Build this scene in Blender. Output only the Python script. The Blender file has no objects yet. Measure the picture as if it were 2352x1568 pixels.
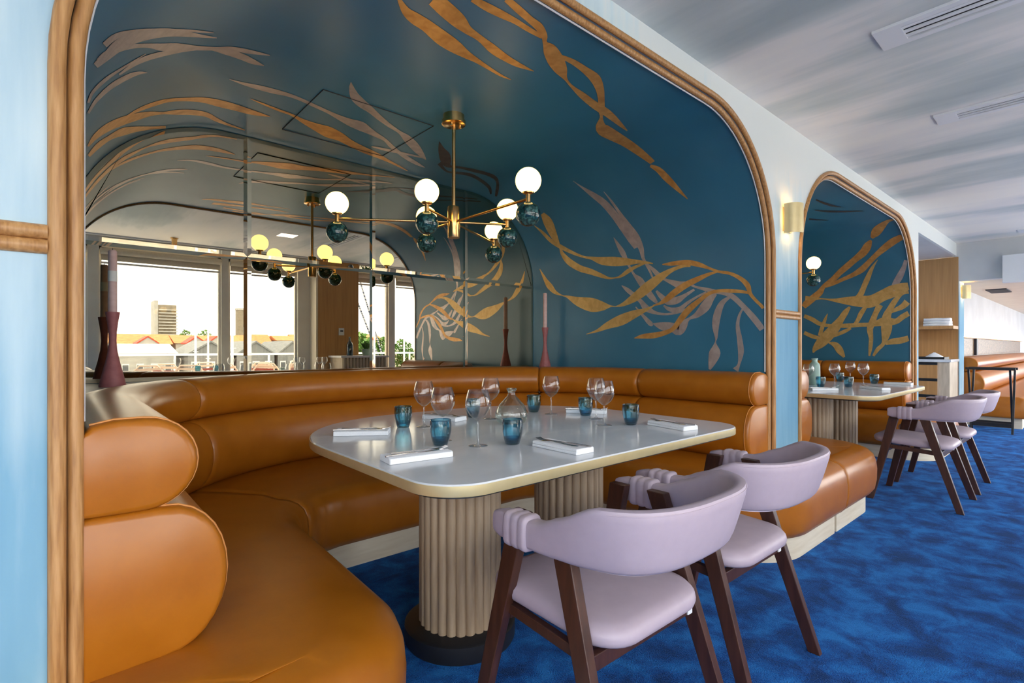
import bpy, bmesh, math, random
from mathutils import Vector, Matrix
random.seed(7)
C = bpy.context.scene.collection
S = bpy.context.scene
PI = math.pi
# ------------------------------------------------------------------ camera
F_PX, CX, V0, CAM_Z = 1192.0, 1176.0, 797.0, 1.10
YAW = math.radians(41.25)                      # view turned from +Y towards +X
FX, FY = math.sin(YAW), math.cos(YAW)
cam = bpy.data.cameras.new('camera'); cam_o = bpy.data.objects.new('camera', cam); C.objects.link(cam_o)
cam_o.location = (0, 0, CAM_Z); cam_o.rotation_euler = (PI/2, 0, -YAW)
cam.sensor_width = 36; cam.lens = 36*F_PX/2352; cam.shift_y = (V0-784)/2352
cam.clip_start = 0.02; cam.clip_end = 2000
S.camera = cam_o
# ------------------------------------------------------------------ colour management
S.view_settings.view_transform = 'Standard'; S.view_settings.look = 'None'
S.view_settings.exposure = 0.70; S.view_settings.gamma = 1.0
S.view_settings.use_curve_mapping = False
S.cycles.sample_clamp_indirect = 6.0
S.cycles.max_bounces = 14; S.cycles.transparent_max_bounces = 24; S.cycles.glossy_bounces = 6
# ------------------------------------------------------------------ world: bright hazy sky
W = bpy.data.worlds.new('sky'); S.world = W; W.use_nodes = True
nt = W.node_tree; nt.nodes.clear()
wo = nt.nodes.new('ShaderNodeOutputWorld'); bg = nt.nodes.new('ShaderNodeBackground')
tc = nt.nodes.new('ShaderNodeTexCoord'); sp = nt.nodes.new('ShaderNodeSeparateXYZ')
cr = nt.nodes.new('ShaderNodeValToRGB'); nz = nt.nodes.new('ShaderNodeTexNoise')
mx = nt.nodes.new('ShaderNodeMix'); mx.data_type = 'RGBA'
cr.color_ramp.elements[0].position = 0.0; cr.color_ramp.elements[0].color = (1.0, 0.99, 0.97, 1)
cr.color_ramp.elements[1].position = 0.8; cr.color_ramp.elements[1].color = (0.72, 0.84, 1.0, 1)
nz.inputs['Scale'].default_value = 2.2; nz.inputs['Detail'].default_value = 5
nt.links.new(tc.outputs['Generated'], sp.inputs[0]); nt.links.new(sp.outputs['Z'], cr.inputs[0])
nt.links.new(tc.outputs['Generated'], nz.inputs['Vector'])
mx.inputs[7].default_value = (1, 1, 1, 1)
nt.links.new(nz.outputs['Fac'], mx.inputs[0]); nt.links.new(cr.outputs[0], mx.inputs[6])
nt.links.new(mx.outputs[2], bg.inputs['Color']); bg.inputs['Strength'].default_value = 4.0
nt.links.new(bg.outputs[0], wo.inputs['Surface'])
# sun high behind the building: lights the harbour, never enters the room
sl = bpy.data.lights.new('sun', 'SUN'); sl.energy = 7.5; sl.angle = 0.03; sl.color = (1, 0.95, 0.86)
so = bpy.data.objects.new('sun', sl); C.objects.link(so); so.rotation_euler = (math.radians(20), math.radians(38), 0)
# daylight portals in the window openings
def portal(x0, x1, z0, z1, y):
    l = bpy.data.lights.new('window_portal', 'AREA'); l.shape = 'RECTANGLE'; l.size = x1-x0; l.size_y = z1-z0
    l.cycles.is_portal = True
    o = bpy.data.objects.new('window_portal', l); C.objects.link(o)
    o.location = ((x0+x1)/2, y, (z0+z1)/2); o.rotation_euler = (PI/2, 0, 0)
# ------------------------------------------------------------------ pixel helpers (2352x1568 frame)
def ray(u, v):
    a = (u-CX)/F_PX; b = (v-V0)/F_PX
    return Vector((FX+a*FY, FY-a*FX, -b))
def on_z(u, v, z):
    d = ray(u, v); t = (z-CAM_Z)/d.z; return Vector((d.x*t, d.y*t, z))
def on_y(u, v, y):
    d = ray(u, v); t = y/d.y; return Vector((d.x*t, y, CAM_Z+d.z*t))
# ------------------------------------------------------------------ materials
M = {}
def ramp(nt, stops):
    r = nt.nodes.new('ShaderNodeValToRGB'); e = r.color_ramp.elements
    while len(e) < len(stops): e.new(0.5)
    for i, (p, c) in enumerate(stops): e[i].position = p; e[i].color = (*c, 1)
    return r
def mat(name, stops, rough=0.5, metal=0.0, scale=8.0, stretch=(1, 1, 1), detail=4.0, bump=0.0, bscale=None, spec=0.5,
        coat=0.0, emit=None, estr=0.0, trans=0.0, dist=0.0, rvar=0.0, sheen=0.0, bdist=0.01):
    m = bpy.data.materials.new(name); m.use_nodes = True; t = m.node_tree; n = t.nodes; L = t.links
    p = n['Principled BSDF']
    p.inputs['Roughness'].default_value = rough; p.inputs['Metallic'].default_value = metal
    p.inputs['Specular IOR Level'].default_value = spec; p.inputs['Coat Weight'].default_value = coat
    p.inputs['Transmission Weight'].default_value = trans
    if sheen: p.inputs['Sheen Weight'].default_value = sheen; p.inputs['Sheen Roughness'].default_value = 0.4
    if emit: p.inputs['Emission Color'].default_value = (*emit, 1); p.inputs['Emission Strength'].default_value = estr
    if len(stops) == 1 and bump == 0 and rvar == 0:
        p.inputs['Base Color'].default_value = (*stops[0][1], 1); M[name] = m; return m
    co = n.new('ShaderNodeTexCoord'); mp = n.new('ShaderNodeMapping'); mp.inputs['Scale'].default_value = stretch
    L.new(co.outputs['Object'], mp.inputs['Vector'])
    no = n.new('ShaderNodeTexNoise'); no.inputs['Scale'].default_value = scale; no.inputs['Detail'].default_value = detail
    no.inputs['Distortion'].default_value = dist
    L.new(mp.outputs[0], no.inputs['Vector'])
    if len(stops) == 1: p.inputs['Base Color'].default_value = (*stops[0][1], 1)
    else:
        r = ramp(t, stops); L.new(no.outputs['Fac'], r.inputs[0]); L.new(r.outputs[0], p.inputs['Base Color'])
    if rvar:
        mr = n.new('ShaderNodeMapRange'); mr.inputs['To Min'].default_value = rough-rvar; mr.inputs['To Max'].default_value = rough+rvar
        L.new(no.outputs['Fac'], mr.inputs['Value']); L.new(mr.outputs[0], p.inputs['Roughness'])
    if bump:
        n2 = n.new('ShaderNodeTexNoise'); n2.inputs['Scale'].default_value = bscale or scale; n2.inputs['Detail'].default_value = 3
        L.new(mp.outputs[0], n2.inputs['Vector'])
        b = n.new('ShaderNodeBump'); b.inputs['Strength'].default_value = bump; b.inputs['Distance'].default_value = bdist
        L.new(n2.outputs['Fac'], b.inputs['Height']); L.new(b.outputs[0], p.inputs['Normal'])
    M[name] = m; return m
def thin_glass(name, tint, edge, gloss=1.0, ior=1.5):
    """one-sheet glass: clear straight through, tinted and mirroring towards grazing angles"""
    m = bpy.data.materials.new(name); m.use_nodes = True; t = m.node_tree; n = t.nodes; L = t.links; n.clear()
    o = n.new('ShaderNodeOutputMaterial'); tr = n.new('ShaderNodeBsdfTransparent'); gl = n.new('ShaderNodeBsdfGlossy')
    gl.inputs['Roughness'].default_value = 0.03; gl.inputs['Color'].default_value = (1, 1, 1, 1)
    lw = n.new('ShaderNodeLayerWeight'); lw.inputs['Blend'].default_value = 0.5
    r = ramp(t, [(0.0, tint), (0.75, edge)]); L.new(lw.outputs['Facing'], r.inputs[0]); L.new(r.outputs[0], tr.inputs['Color'])
    pw = n.new('ShaderNodeMath'); pw.operation = 'POWER'; pw.inputs[1].default_value = 2.6; L.new(lw.outputs['Facing'], pw.inputs[0])
    fr = n.new('ShaderNodeMath'); fr.operation = 'MULTIPLY_ADD'; fr.inputs[1].default_value = 0.85*gloss; fr.inputs[2].default_value = 0.07*gloss; L.new(pw.outputs[0], fr.inputs[0])
    mxs = n.new('ShaderNodeMixShader'); L.new(fr.outputs[0], mxs.inputs[0]); L.new(tr.outputs[0], mxs.inputs[1]); L.new(gl.outputs[0], mxs.inputs[2])
    L.new(mxs.outputs[0], o.inputs['Surface']); M[name] = m; return m
mat('leather', [(0.3, (0.375, 0.115, 0.006)), (0.7, (0.44, 0.143, 0.010))], rough=0.31, scale=9, bump=0.06, bscale=90, rvar=0.03, bdist=0.003)
mat('leather_stitch', [(0, (0.62, 0.25, 0.06))], rough=0.5)
mat('oak', [(0.32, (0.34, 0.150, 0.045)), (0.5, (0.47, 0.230, 0.075)), (0.68, (0.58, 0.310, 0.120))], rough=0.42, scale=42, stretch=(3, 3, 0.22), detail=6, bump=0.15, bscale=60, bdist=0.002)
mat('oak_pale', [(0.3, (0.50, 0.40, 0.29)), (0.7, (0.66, 0.55, 0.42))], rough=0.55, scale=20, stretch=(2, 2, 0.3), detail=6)
mat('plinth_wood', [(0.3, (0.66, 0.56, 0.42)), (0.7, (0.76, 0.67, 0.53))], rough=0.6, scale=12, stretch=(0.4, 0.4, 4))
mat('stave_wood', [(0.25, (0.30, 0.20, 0.125)), (0.55, (0.44, 0.32, 0.21)), (0.8, (0.52, 0.40, 0.28))], rough=0.5, scale=14, stretch=(3, 3, 0.3), detail=6)
mat('veneer', [(0.25, (0.42, 0.20, 0.062)), (0.75, (0.56, 0.29, 0.105))], rough=0.45, scale=14, stretch=(3, 3, 0.12), detail=6)
mat('walnut', [(0.3, (0.040, 0.014, 0.009)), (0.75, (0.085, 0.030, 0.018))], rough=0.38, scale=18, stretch=(3, 3, 0.3), detail=6)
mat('lilac', [(0.3, (0.445, 0.355, 0.42)), (0.7, (0.475, 0.38, 0.445))], rough=0.45, scale=30, bump=0.05, bscale=350, bdist=0.002)
mat('stitch_light', [(0, (0.75, 0.66, 0.74))], rough=0.5)
mat('brass', [(0.3, (0.72, 0.43, 0.16)), (0.7, (0.80, 0.50, 0.21))], rough=0.22, metal=1.0, scale=20, stretch=(1, 1, 6))
mat('brass_pale', [(0.3, (0.76, 0.60, 0.30)), (0.7, (0.82, 0.67, 0.37))], rough=0.42, metal=0.55, scale=14)
mat('steel', [(0.4, (0.55, 0.52, 0.52)), (0.6, (0.62, 0.58, 0.58))], rough=0.2, metal=1.0, scale=60)
mat('marble_green', [(0.30, (0.004, 0.016, 0.016)), (0.50, (0.012, 0.050, 0.050)), (0.60, (0.05, 0.15, 0.14)), (0.66, (0.012, 0.055, 0.055))], rough=0.12, scale=34, detail=8, dist=1.4, coat=0.4)
mat('globe', [(0, (0.9, 0.8, 0.6))], rough=0.3, emit=(1.0, 0.64, 0.17), estr=3.4)
mat('table_stone', [(0.35, (0.68, 0.70, 0.74)), (0.62, (0.74, 0.755, 0.79)), (0.70, (0.78, 0.79, 0.81))], rough=0.13, scale=2.2, stretch=(1, 2.5, 1), detail=8, dist=1.2, spec=0.42)
mat('black_metal', [(0, (0.012, 0.012, 0.014))], rough=0.45)
mat('linen', [(0.4, (0.83, 0.84, 0.88)), (0.6, (0.88, 0.89, 0.92))], rough=0.9, scale=300, bump=0.15, bscale=400, bdist=0.002)
mat('candle_base', [(0.4, (0.36, 0.115, 0.118)), (0.6, (0.41, 0.135, 0.137))], rough=0.55, scale=30)
mat('candle_wax', [(0.4, (0.66, 0.44, 0.41)), (0.6, (0.72, 0.50, 0.47))], rough=0.45, scale=14, stretch=(1, 1, 3))
mat('candle_band', [(0, (0.80, 0.78, 0.74))], rough=0.5)
mat('white_paint', [(0.4, (0.74, 0.74, 0.75)), (0.6, (0.78, 0.78, 0.79))], rough=0.6, scale=3)
mat('grey_paint', [(0.4, (0.60, 0.60, 0.60)), (0.6, (0.66, 0.66, 0.66))], rough=0.6, scale=2)
mat('metal_frame', [(0.4, (0.66, 0.62, 0.56)), (0.6, (0.70, 0.66, 0.60))], rough=0.5, scale=3)
mat('vent_metal', [(0, (0.78, 0.78, 0.80))], rough=0.5)
mat('vent_dark', [(0, (0.04, 0.04, 0.045))], rough=0.8)
mat('cream_paint', [(0.4, (0.72, 0.63, 0.50)), (0.6, (0.76, 0.67, 0.54))], rough=0.6, scale=3)
mat('blind', [(0.4, (0.66, 0.56, 0.42)), (0.6, (0.70, 0.60, 0.46))], rough=0.8, scale=60)
mat('gold_paint', [(0.3, (0.58, 0.35, 0.11)), (0.7, (0.76, 0.50, 0.19))], rough=0.42, metal=0.4, scale=22, detail=6, dist=0.6)
mat('bronze_paint', [(0.3, (0.55, 0.26, 0.07)), (0.7, (0.78, 0.43, 0.14))], rough=0.42, metal=0.4, scale=18, detail=6, dist=0.6)
mat('silver_paint', [(0.3, (0.42, 0.35, 0.34)), (0.7, (0.60, 0.51, 0.48))], rough=0.40, metal=0.5, scale=16, detail=6, dist=0.6)
mat('dusk_paint', [(0.3, (0.045, 0.036, 0.038)), (0.7, (0.10, 0.075, 0.07))], rough=0.4, metal=0.3, scale=16)
mat('ceramic_green', [(0.4, (0.30, 0.44, 0.38)), (0.6, (0.36, 0.50, 0.44))], rough=0.35, scale=10)
mat('leaf', [(0.3, (0.05, 0.14, 0.03)), (0.7, (0.11, 0.26, 0.05))], rough=0.6, scale=12)
mat('tree_leaf', [(0.3, (0.05, 0.13, 0.02)), (0.7, (0.12, 0.25, 0.05))], rough=0.8, scale=1.2)
mat('bark', [(0.3, (0.10, 0.07, 0.05)), (0.7, (0.18, 0.13, 0.09))], rough=0.9, scale=4)
mat('lamp_glow', [(0, (0.9, 0.9, 0.85))], emit=(1, 0.93, 0.82), estr=4.0)
mat('sconce_glow', [(0, (0.9, 0.8, 0.6))], emit=(1.0, 0.66, 0.28), estr=22.0)
mat('led_glow', [(0, (0.9, 0.8, 0.6))], emit=(1.0, 0.78, 0.52), estr=5.0)
mat('roof_tile', [(0.3, (0.40, 0.13, 0.04)), (0.7, (0.55, 0.21, 0.07))], rough=0.8, scale=1.5, stretch=(1, 1, 4))
mat('red_wood', [(0, (0.50, 0.06, 0.03))], rough=0.7)
mat('shed_grey', [(0.3, (0.16, 0.17, 0.18)), (0.7, (0.24, 0.25, 0.26))], rough=0.8, scale=1.0, stretch=(6, 1, 0.2))
mat('render_white', [(0.3, (0.36, 0.36, 0.35)), (0.7, (0.46, 0.46, 0.45))], rough=0.8, scale=0.6)
mat('render_yellow', [(0.3, (0.42, 0.28, 0.07)), (0.7, (0.52, 0.36, 0.10))], rough=0.8, scale=0.6)
mat('concrete', [(0.3, (0.20, 0.17, 0.13)), (0.7, (0.28, 0.25, 0.20))], rough=0.9, scale=1.0)
mat('dark_glass', [(0, (0.06, 0.08, 0.10))], rough=0.15)
mat('deck', [(0.3, (0.66, 0.63, 0.58)), (0.7, (0.78, 0.75, 0.70))], rough=0.8, scale=6, stretch=(0.3, 6, 1))
mat('water', [(0.4, (0.10, 0.15, 0.17)), (0.6, (0.14, 0.20, 0.22))], rough=0.15, scale=1, bump=0.3, bscale=3)
mat('chair_red', [(0, (0.25, 0.04, 0.03))], rough=0.5)
mat('chair_cane', [(0, (0.72, 0.58, 0.48))], rough=0.6)
mat('blue_cover', [(0, (0.02, 0.04, 0.22))], rough=0.6)
mat('rope', [(0.45, (0.02, 0.03, 0.07)), (0.55, (0.35, 0.36, 0.40))], rough=0.7, scale=6, stretch=(0, 0, 3), detail=0)
mat('plaster_ledge', [(0.4, (0.40, 0.36, 0.32)), (0.6, (0.46, 0.41, 0.37))], rough=0.35, scale=6)
mat('dark_leather', [(0, (0.02, 0.022, 0.035))], rough=0.4)
thin_glass('glass', (0.97, 0.975, 0.98), (0.78, 0.80, 0.82))
thin_glass('glass_carafe', (0.93, 0.98, 0.965), (0.62, 0.74, 0.72), ior=1.42)
thin_glass('glass_blue', (0.34, 0.68, 0.82), (0.07, 0.22, 0.31))
thin_glass('window_glass', (0.97, 0.98, 0.98), (0.9, 0.92, 0.92), gloss=0.4)
thin_glass('glass_bottle', (0.35, 0.55, 0.75), (0.05, 0.12, 0.25))
def mirror_mat():
    m = mat('mirror', [(0, (0.55, 0.475, 0.345))], rough=0.0, metal=1.0); m.node_tree.nodes['Principled BSDF'].inputs['Roughness'].default_value = 0.0
mirror_mat()
mat('painted_reflection', [(0.3, (0.10, 0.06, 0.03)), (0.7, (0.34, 0.22, 0.11))], rough=0.3, scale=6, stretch=(2, 2, 6), dist=0.6)  # brown mottling painted in place of what the far strip mirror reflects
def niche_mat():
    m = mat('niche_paint', [(0.3, (0.020, 0.145, 0.245)), (0.55, (0.028, 0.168, 0.280)), (0.8, (0.045, 0.198, 0.315))], rough=0.40, scale=2.0, detail=5, spec=0.75, bump=0.03, bscale=60, bdist=0.004)
niche_mat()
def plaster_mat():          # limewashed pale blue wall with brushed whitish clouds
    m = bpy.data.materials.new('plaster'); m.use_nodes = True; t = m.node_tree; n = t.nodes; L = t.links; p = n['Principled BSDF']
    p.inputs['Roughness'].default_value = 0.75
    co = n.new('ShaderNodeTexCoord'); mp = n.new('ShaderNodeMapping'); mp.inputs['Scale'].default_value = (1, 1, 0.45); L.new(co.outputs['Object'], mp.inputs[0])
    a = n.new('ShaderNodeTexNoise'); a.inputs['Scale'].default_value = 1.15; a.inputs['Detail'].default_value = 3; L.new(mp.outputs[0], a.inputs[0])
    mp2 = n.new('ShaderNodeMapping'); mp2.inputs['Scale'].default_value = (9, 9, 1.0); L.new(co.outputs['Object'], mp2.inputs[0])
    b = n.new('ShaderNodeTexNoise'); b.inputs['Scale'].default_value = 2.5; b.inputs['Detail'].default_value = 6; L.new(mp2.outputs[0], b.inputs[0])
    s = n.new('ShaderNodeSeparateXYZ'); L.new(co.outputs['Object'], s.inputs[0])
    hz = n.new('ShaderNodeMapRange'); hz.inputs['From Min'].default_value = 1.3; hz.inputs['From Max'].default_value = 2.6; L.new(s.outputs['Z'], hz.inputs['Value'])
    hx = n.new('ShaderNodeMapRange'); hx.inputs['From Min'].default_value = 0.3; hx.inputs['From Max'].default_value = 3.2; L.new(s.outputs['X'], hx.inputs['Value'])
    mu = n.new('ShaderNodeMath'); mu.operation = 'MULTIPLY'; L.new(hz.outputs[0], mu.inputs[0]); L.new(hx.outputs[0], mu.inputs[1])
    ad = n.new('ShaderNodeMath'); ad.operation = 'MULTIPLY_ADD'; ad.inputs[1].default_value = 0.75; L.new(mu.outputs[0], ad.inputs[0]); L.new(a.outputs['Fac'], ad.inputs[2])
    ad2 = n.new('ShaderNodeMath'); ad2.operation = 'MULTIPLY_ADD'; ad2.inputs[1].default_value = 0.22; L.new(b.outputs['Fac'], ad2.inputs[0]); L.new(ad.outputs[0], ad2.inputs[2])
    r = ramp(t, [(0.42, (0.11, 0.29, 0.45)), (0.66, (0.205, 0.405, 0.545)), (0.90, (0.64, 0.75, 0.77)), (1.0, (0.76, 0.78, 0.75))])
    L.new(ad2.outputs[0], r.inputs[0]); L.new(r.outputs[0], p.inputs['Base Color']); M['plaster'] = m
plaster_mat()
def ceiling_mat():          # brushed cloud painting, strokes across the aisle
    m = bpy.data.materials.new('ceiling_paint'); m.use_nodes = True; t = m.node_tree; n = t.nodes; L = t.links; p = n['Principled BSDF']
    p.inputs['Roughness'].default_value = 0.6
    co = n.new('ShaderNodeTexCoord'); mp = n.new('ShaderNodeMapping'); mp.inputs['Scale'].default_value = (1.0, 0.30, 1); mp.inputs['Rotation'].default_value = (0, 0, 0.12); mp.inputs['Location'].default_value = (3.1, 0.4, 0); L.new(co.outputs['Object'], mp.inputs[0])
    a = n.new('ShaderNodeTexNoise'); a.inputs['Scale'].default_value = 1.5; a.inputs['Detail'].default_value = 4; a.inputs['Roughness'].default_value = 0.45; L.new(mp.outputs[0], a.inputs[0])
    mp2 = n.new('ShaderNodeMapping'); mp2.inputs['Scale'].default_value = (10, 0.8, 1); L.new(co.outputs['Object'], mp2.inputs[0])
    b = n.new('ShaderNodeTexNoise'); b.inputs['Scale'].default_value = 3; b.inputs['Detail'].default_value = 4; L.new(mp2.outputs[0], b.inputs[0])
    ad = n.new('ShaderNodeMath'); ad.operation = 'MULTIPLY_ADD'; ad.inputs[1].default_value = 0.07; L.new(b.outputs['Fac'], ad.inputs[0]); L.new(a.outputs['Fac'], ad.inputs[2])
    r = ramp(t, [(0.36, (0.42, 0.48, 0.49)), (0.46, (0.58, 0.62, 0.61)), (0.54, (0.82, 0.79, 0.76)), (0.66, (0.92, 0.87, 0.80))])
    L.new(ad.outputs[0], r.inputs[0]); L.new(r.outputs[0], p.inputs['Base Color']); M['ceiling_paint'] = m
ceiling_mat()
def carpet_mat():
    m = bpy.data.materials.new('carpet'); m.use_nodes = True; t = m.node_tree; n = t.nodes; L = t.links; p = n['Principled BSDF']
    p.inputs['Roughness'].default_value = 0.95; p.inputs['Specular IOR Level'].default_value = 0.1
    p.inputs['Sheen Weight'].default_value = 0.25; p.inputs['Sheen Roughness'].default_value = 0.5; p.inputs['Sheen Tint'].default_value = (0.25, 0.5, 1, 1)
    co = n.new('ShaderNodeTexCoord')
    a = n.new('ShaderNodeTexNoise'); a.inputs['Scale'].default_value = 6.5; a.inputs['Detail'].default_value = 7; a.inputs['Roughness'].default_value = 0.62; a.inputs['Distortion'].default_value = 0.35; L.new(co.outputs['Object'], a.inputs[0])
    b = n.new('ShaderNodeTexNoise'); b.inputs['Scale'].default_value = 220; b.inputs['Detail'].default_value = 2; L.new(co.outputs['Object'], b.inputs[0])
    ad = n.new('ShaderNodeMath'); ad.operation = 'MULTIPLY_ADD'; ad.inputs[1].default_value = 0.35; L.new(b.outputs['Fac'], ad.inputs[0]); L.new(a.outputs['Fac'], ad.inputs[2])
    r = ramp(t, [(0.54, (0.001, 0.024, 0.125)), (0.64, (0.002, 0.062, 0.280)), (0.72, (0.004, 0.115, 0.430)), (0.82, (0.014, 0.190, 0.580))])
    L.new(ad.outputs[0], r.inputs[0]); L.new(r.outputs[0], p.inputs['Base Color'])
    bp = n.new('ShaderNodeBump'); bp.inputs['Strength'].default_value = 0.7; bp.inputs['Distance'].default_value = 0.012
    L.new(b.outputs['Fac'], bp.inputs['Height']); L.new(bp.outputs[0], p.inputs['Normal']); M['carpet'] = m
carpet_mat()
# ------------------------------------------------------------------ mesh helpers
class MB:
    def __init__(s): s.v = []; s.f = []
    def add(s, vs, fs):
        k = len(s.v); s.v += [tuple(p) for p in vs]; s.f += [tuple(i+k for i in f) for f in fs]; return s
    def box(s, x0, x1, y0, y1, z0, z1):
        return s.add([(x0,y0,z0),(x1,y0,z0),(x1,y1,z0),(x0,y1,z0),(x0,y0,z1),(x1,y0,z1),(x1,y1,z1),(x0,y1,z1)],
                     [(0,3,2,1),(4,5,6,7),(0,1,5,4),(1,2,6,5),(2,3,7,6),(3,0,4,7)])
    def bar(s, a, b, w, h, up=(0,0,1)):
        a = Vector(a); b = Vector(b); t = (b-a).normalized(); sd = t.cross(Vector(up))
        if sd.length < 1e-4: sd = t.cross(Vector((1,0,0)))
        sd.normalize(); u = sd.cross(t); sd *= w/2; u *= h/2
        vs = [p+q for p in (a, b) for q in (-sd-u, sd-u, sd+u, -sd+u)]
        return s.add(vs, [(3,2,1,0),(4,5,6,7),(0,1,5,4),(1,2,6,5),(2,3,7,6),(3,0,4,7)])
    def lathe(s, prof, n=24, c=(0,0,0), close=False):
        vs = []; fs = []; m = len(prof)
        for i in range(n):
            an = 2*PI*i/n; ca, sa = math.cos(an), math.sin(an)
            for r, z in prof: vs.append((c[0]+r*ca, c[1]+r*sa, c[2]+z))
        for i in range(n):
            j = (i+1) % n
            for k in range(m-1): fs.append((i*m+k, j*m+k, j*m+k+1, i*m+k+1))
            if close: fs.append((i*m+m-1, j*m+m-1, j*m, i*m))
        return s.add(vs, fs)
    def sphere(s, c, r, n=24, m=14):
        return s.lathe([(max(1e-5, r*math.sin(PI*k/m)), -r*math.cos(PI*k/m)) for k in range(m+1)], n, c)
    def rings(s, rings, caps=True, loop=True):
        m = len(rings[0]); vs = [p for r in rings for p in r]; fs = []
        for i in range(len(rings)-1):
            for k in range(m if loop else m-1):
                q = (k+1) % m; fs.append((i*m+k, i*m+q, (i+1)*m+q, (i+1)*m+k))
        if caps: fs.append(tuple(range(m-1, -1, -1))); fs.append(tuple((len(rings)-1)*m+k for k in range(m)))
        return s.add(vs, fs)
    def tube(s, pts, r, n=10, up=(0,0,1), caps=True, closed=False):
        return s.sweep(pts, [(r*math.cos(2*PI*k/n), r*math.sin(2*PI*k/n)) for k in range(n)], up, caps)
    def sweep(s, pts, prof, up=(0,0,1), caps=True):
        pts = [Vector(p) for p in pts]; up = Vector(up); R = []
        for i, p in enumerate(pts):
            t = (pts[min(i+1, len(pts)-1)]-pts[max(i-1, 0)]).normalized(); sd = t.cross(up)
            if sd.length < 1e-4: sd = t.cross(Vector((1, 0.01, 0)))
            sd.normalize(); u = sd.cross(t)
            R.append([p+sd*a+u*b for a, b in prof])
        return s.rings(R, caps)
    def prism(s, poly, z0, z1):
        n = len(poly)
        return s.add([(x,y,z0) for x,y in poly]+[(x,y,z1) for x,y in poly],
                     [tuple(range(n-1,-1,-1)), tuple(range(n,2*n))]+[(k,(k+1)%n,n+(k+1)%n,n+k) for k in range(n)])
    def build(s, name, m, parent=None, smooth=None, bevel=0):
        me = bpy.data.meshes.new(name); me.from_pydata(s.v, [], s.f); me.update()
        b = bmesh.new(); b.from_mesh(me); bmesh.ops.recalc_face_normals(b, faces=b.faces)
        if bevel:
            es = [e for e in b.edges if len(e.link_faces) == 2 and e.calc_face_angle(0) > 0.6]
            bmesh.ops.bevel(b, geom=es, offset=bevel, segments=2, profile=0.6, affect='EDGES', clamp_overlap=True)
        b.to_mesh(me); b.free()
        if smooth:
            me.polygons.foreach_set('use_smooth', [True]*len(me.polygons)); me.set_sharp_from_angle(angle=math.radians(smooth))
        me.materials.append(M[m])
        o = bpy.data.objects.new(name, me); C.objects.link(o)
        if parent: o.parent = parent
        return o
def tag(o, label, cat, group=None):
    o['label'] = label; o['category'] = cat
    if group: o['group'] = group
    return o
def struct(o, label=None):
    o['kind'] = 'structure'
    if label: o['label'] = label
    return o
def thing(name, label, cat, loc=(0,0,0), rz=0, group=None):
    o = bpy.data.objects.new(name, None); C.objects.link(o); o.location = loc; o.rotation_euler = (0,0,rz); o.empty_display_size = 0.1
    return tag(o, label, cat, group)
def copy_tree(o, parent=None):
    c = o.copy(); C.objects.link(c); c.parent = parent
    for ch in o.children: copy_tree(ch, c)
    return c
def copy_thing(o, label, loc, rz=0, group=None):
    c = copy_tree(o); c.location = loc; c.rotation_euler = (0,0,rz); c['label'] = label
    if group: c['group'] = group
    return c
def arc(cx, cy, r, a0, a1, n):
    return [(cx+r*math.cos(math.radians(a0+(a1-a0)*k/n)), cy+r*math.sin(math.radians(a0+(a1-a0)*k/n))) for k in range(n+1)]
def rpoly(pts, n=10):
    """polygon with rounded corners: (x, y, radius)"""
    out = []; N = len(pts)
    for i, (x, y, r) in enumerate(pts):
        if r <= 0: out.append((x, y)); continue
        p = Vector((x, y)); a = Vector(pts[i-1][:2])-p; b = Vector(pts[(i+1) % N][:2])-p
        an = a.angle(b); d = r/math.tan(an/2); a.normalize(); b.normalize()
        c = p+(a+b).normalized()*(r/math.sin(an/2)); s = p+a*d-c; e = p+b*d-c
        a0 = math.atan2(s.y, s.x); a1 = math.atan2(e.y, e.x); da = (a1-a0+PI) % (2*PI)-PI
        out += [(c.x+r*math.cos(a0+da*k/n), c.y+r*math.sin(a0+da*k/n)) for k in range(n+1)]
    return out
# ================================================================== STRUCTURE
WY = 1.33                 # front face of the arcade wall
ZC = 2.52                 # aisle ceiling
ARCH = [(0.0, 3.281), (3.69, 6.89)]       # centres of the outer mouldings
ZA, RA = 2.40, 0.76       # arch crown and corner radius (outer moulding)
MY = 3.412                # mirror plane
YWIN = -2.0               # window wall
def arch_path(x0, x1, zt, r, z0=0.0, n=14):
    p = [(x0, z0)]
    p += [(x0+r-r*math.cos(PI/2*k/n), zt-r+r*math.sin(PI/2*k/n)) for k in range(n+1)]
    p += [(x1-r+r*math.sin(PI/2*k/n), zt-r+r*math.cos(PI/2*k/n)) for k in range(n+1)]
    p += [(x1, z0)]
    return p
# floor and ceiling
fl = MB().box(-4, 24, YWIN-0.1, 5.2, -0.10, 0.0).build('floor', 'carpet'); struct(fl, 'royal blue mottled cut-pile carpet')
ce = MB().box(-4, 9.30, YWIN+0.55, WY+0.03, ZC, ZC+0.08).build('ceiling', 'ceiling_paint'); struct(ce, 'ceiling brushed with grey and white clouds')
MB().box(-4, 9.3, YWIN-0.1, YWIN+0.55, ZC+0.08, ZC+0.16).build('blind_recess', 'grey_paint', ce)
MB().box(-4, 9.3, YWIN+0.53, YWIN+0.549, ZC-0.02, ZC+0.16).build('recess_lip', 'white_paint', ce)
# arcade wall with two arched openings and the passage opening after them
poly = [(-4, 0)]
for x0, x1 in ARCH: poly += arch_path(x0+0.006, x1-0.006, ZA-0.006, RA-0.006)
poly += [(7.05, 0), (7.05, 2.35), (9.26, 2.35), (9.26, ZC), (-4, ZC)]
n = len(poly)
wl = MB().add([(x, WY, z) for x, z in poly]+[(x, WY+0.03, z) for x, z in poly],
              [tuple(range(n)), tuple(range(2*n-1, n-1, -1))]+[(k, (k+1) % n, n+(k+1) % n, n+k) for k in range(n)]).build('wall_left', 'plaster')
struct(wl, 'pale blue limewashed wall with arched openings')
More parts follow.
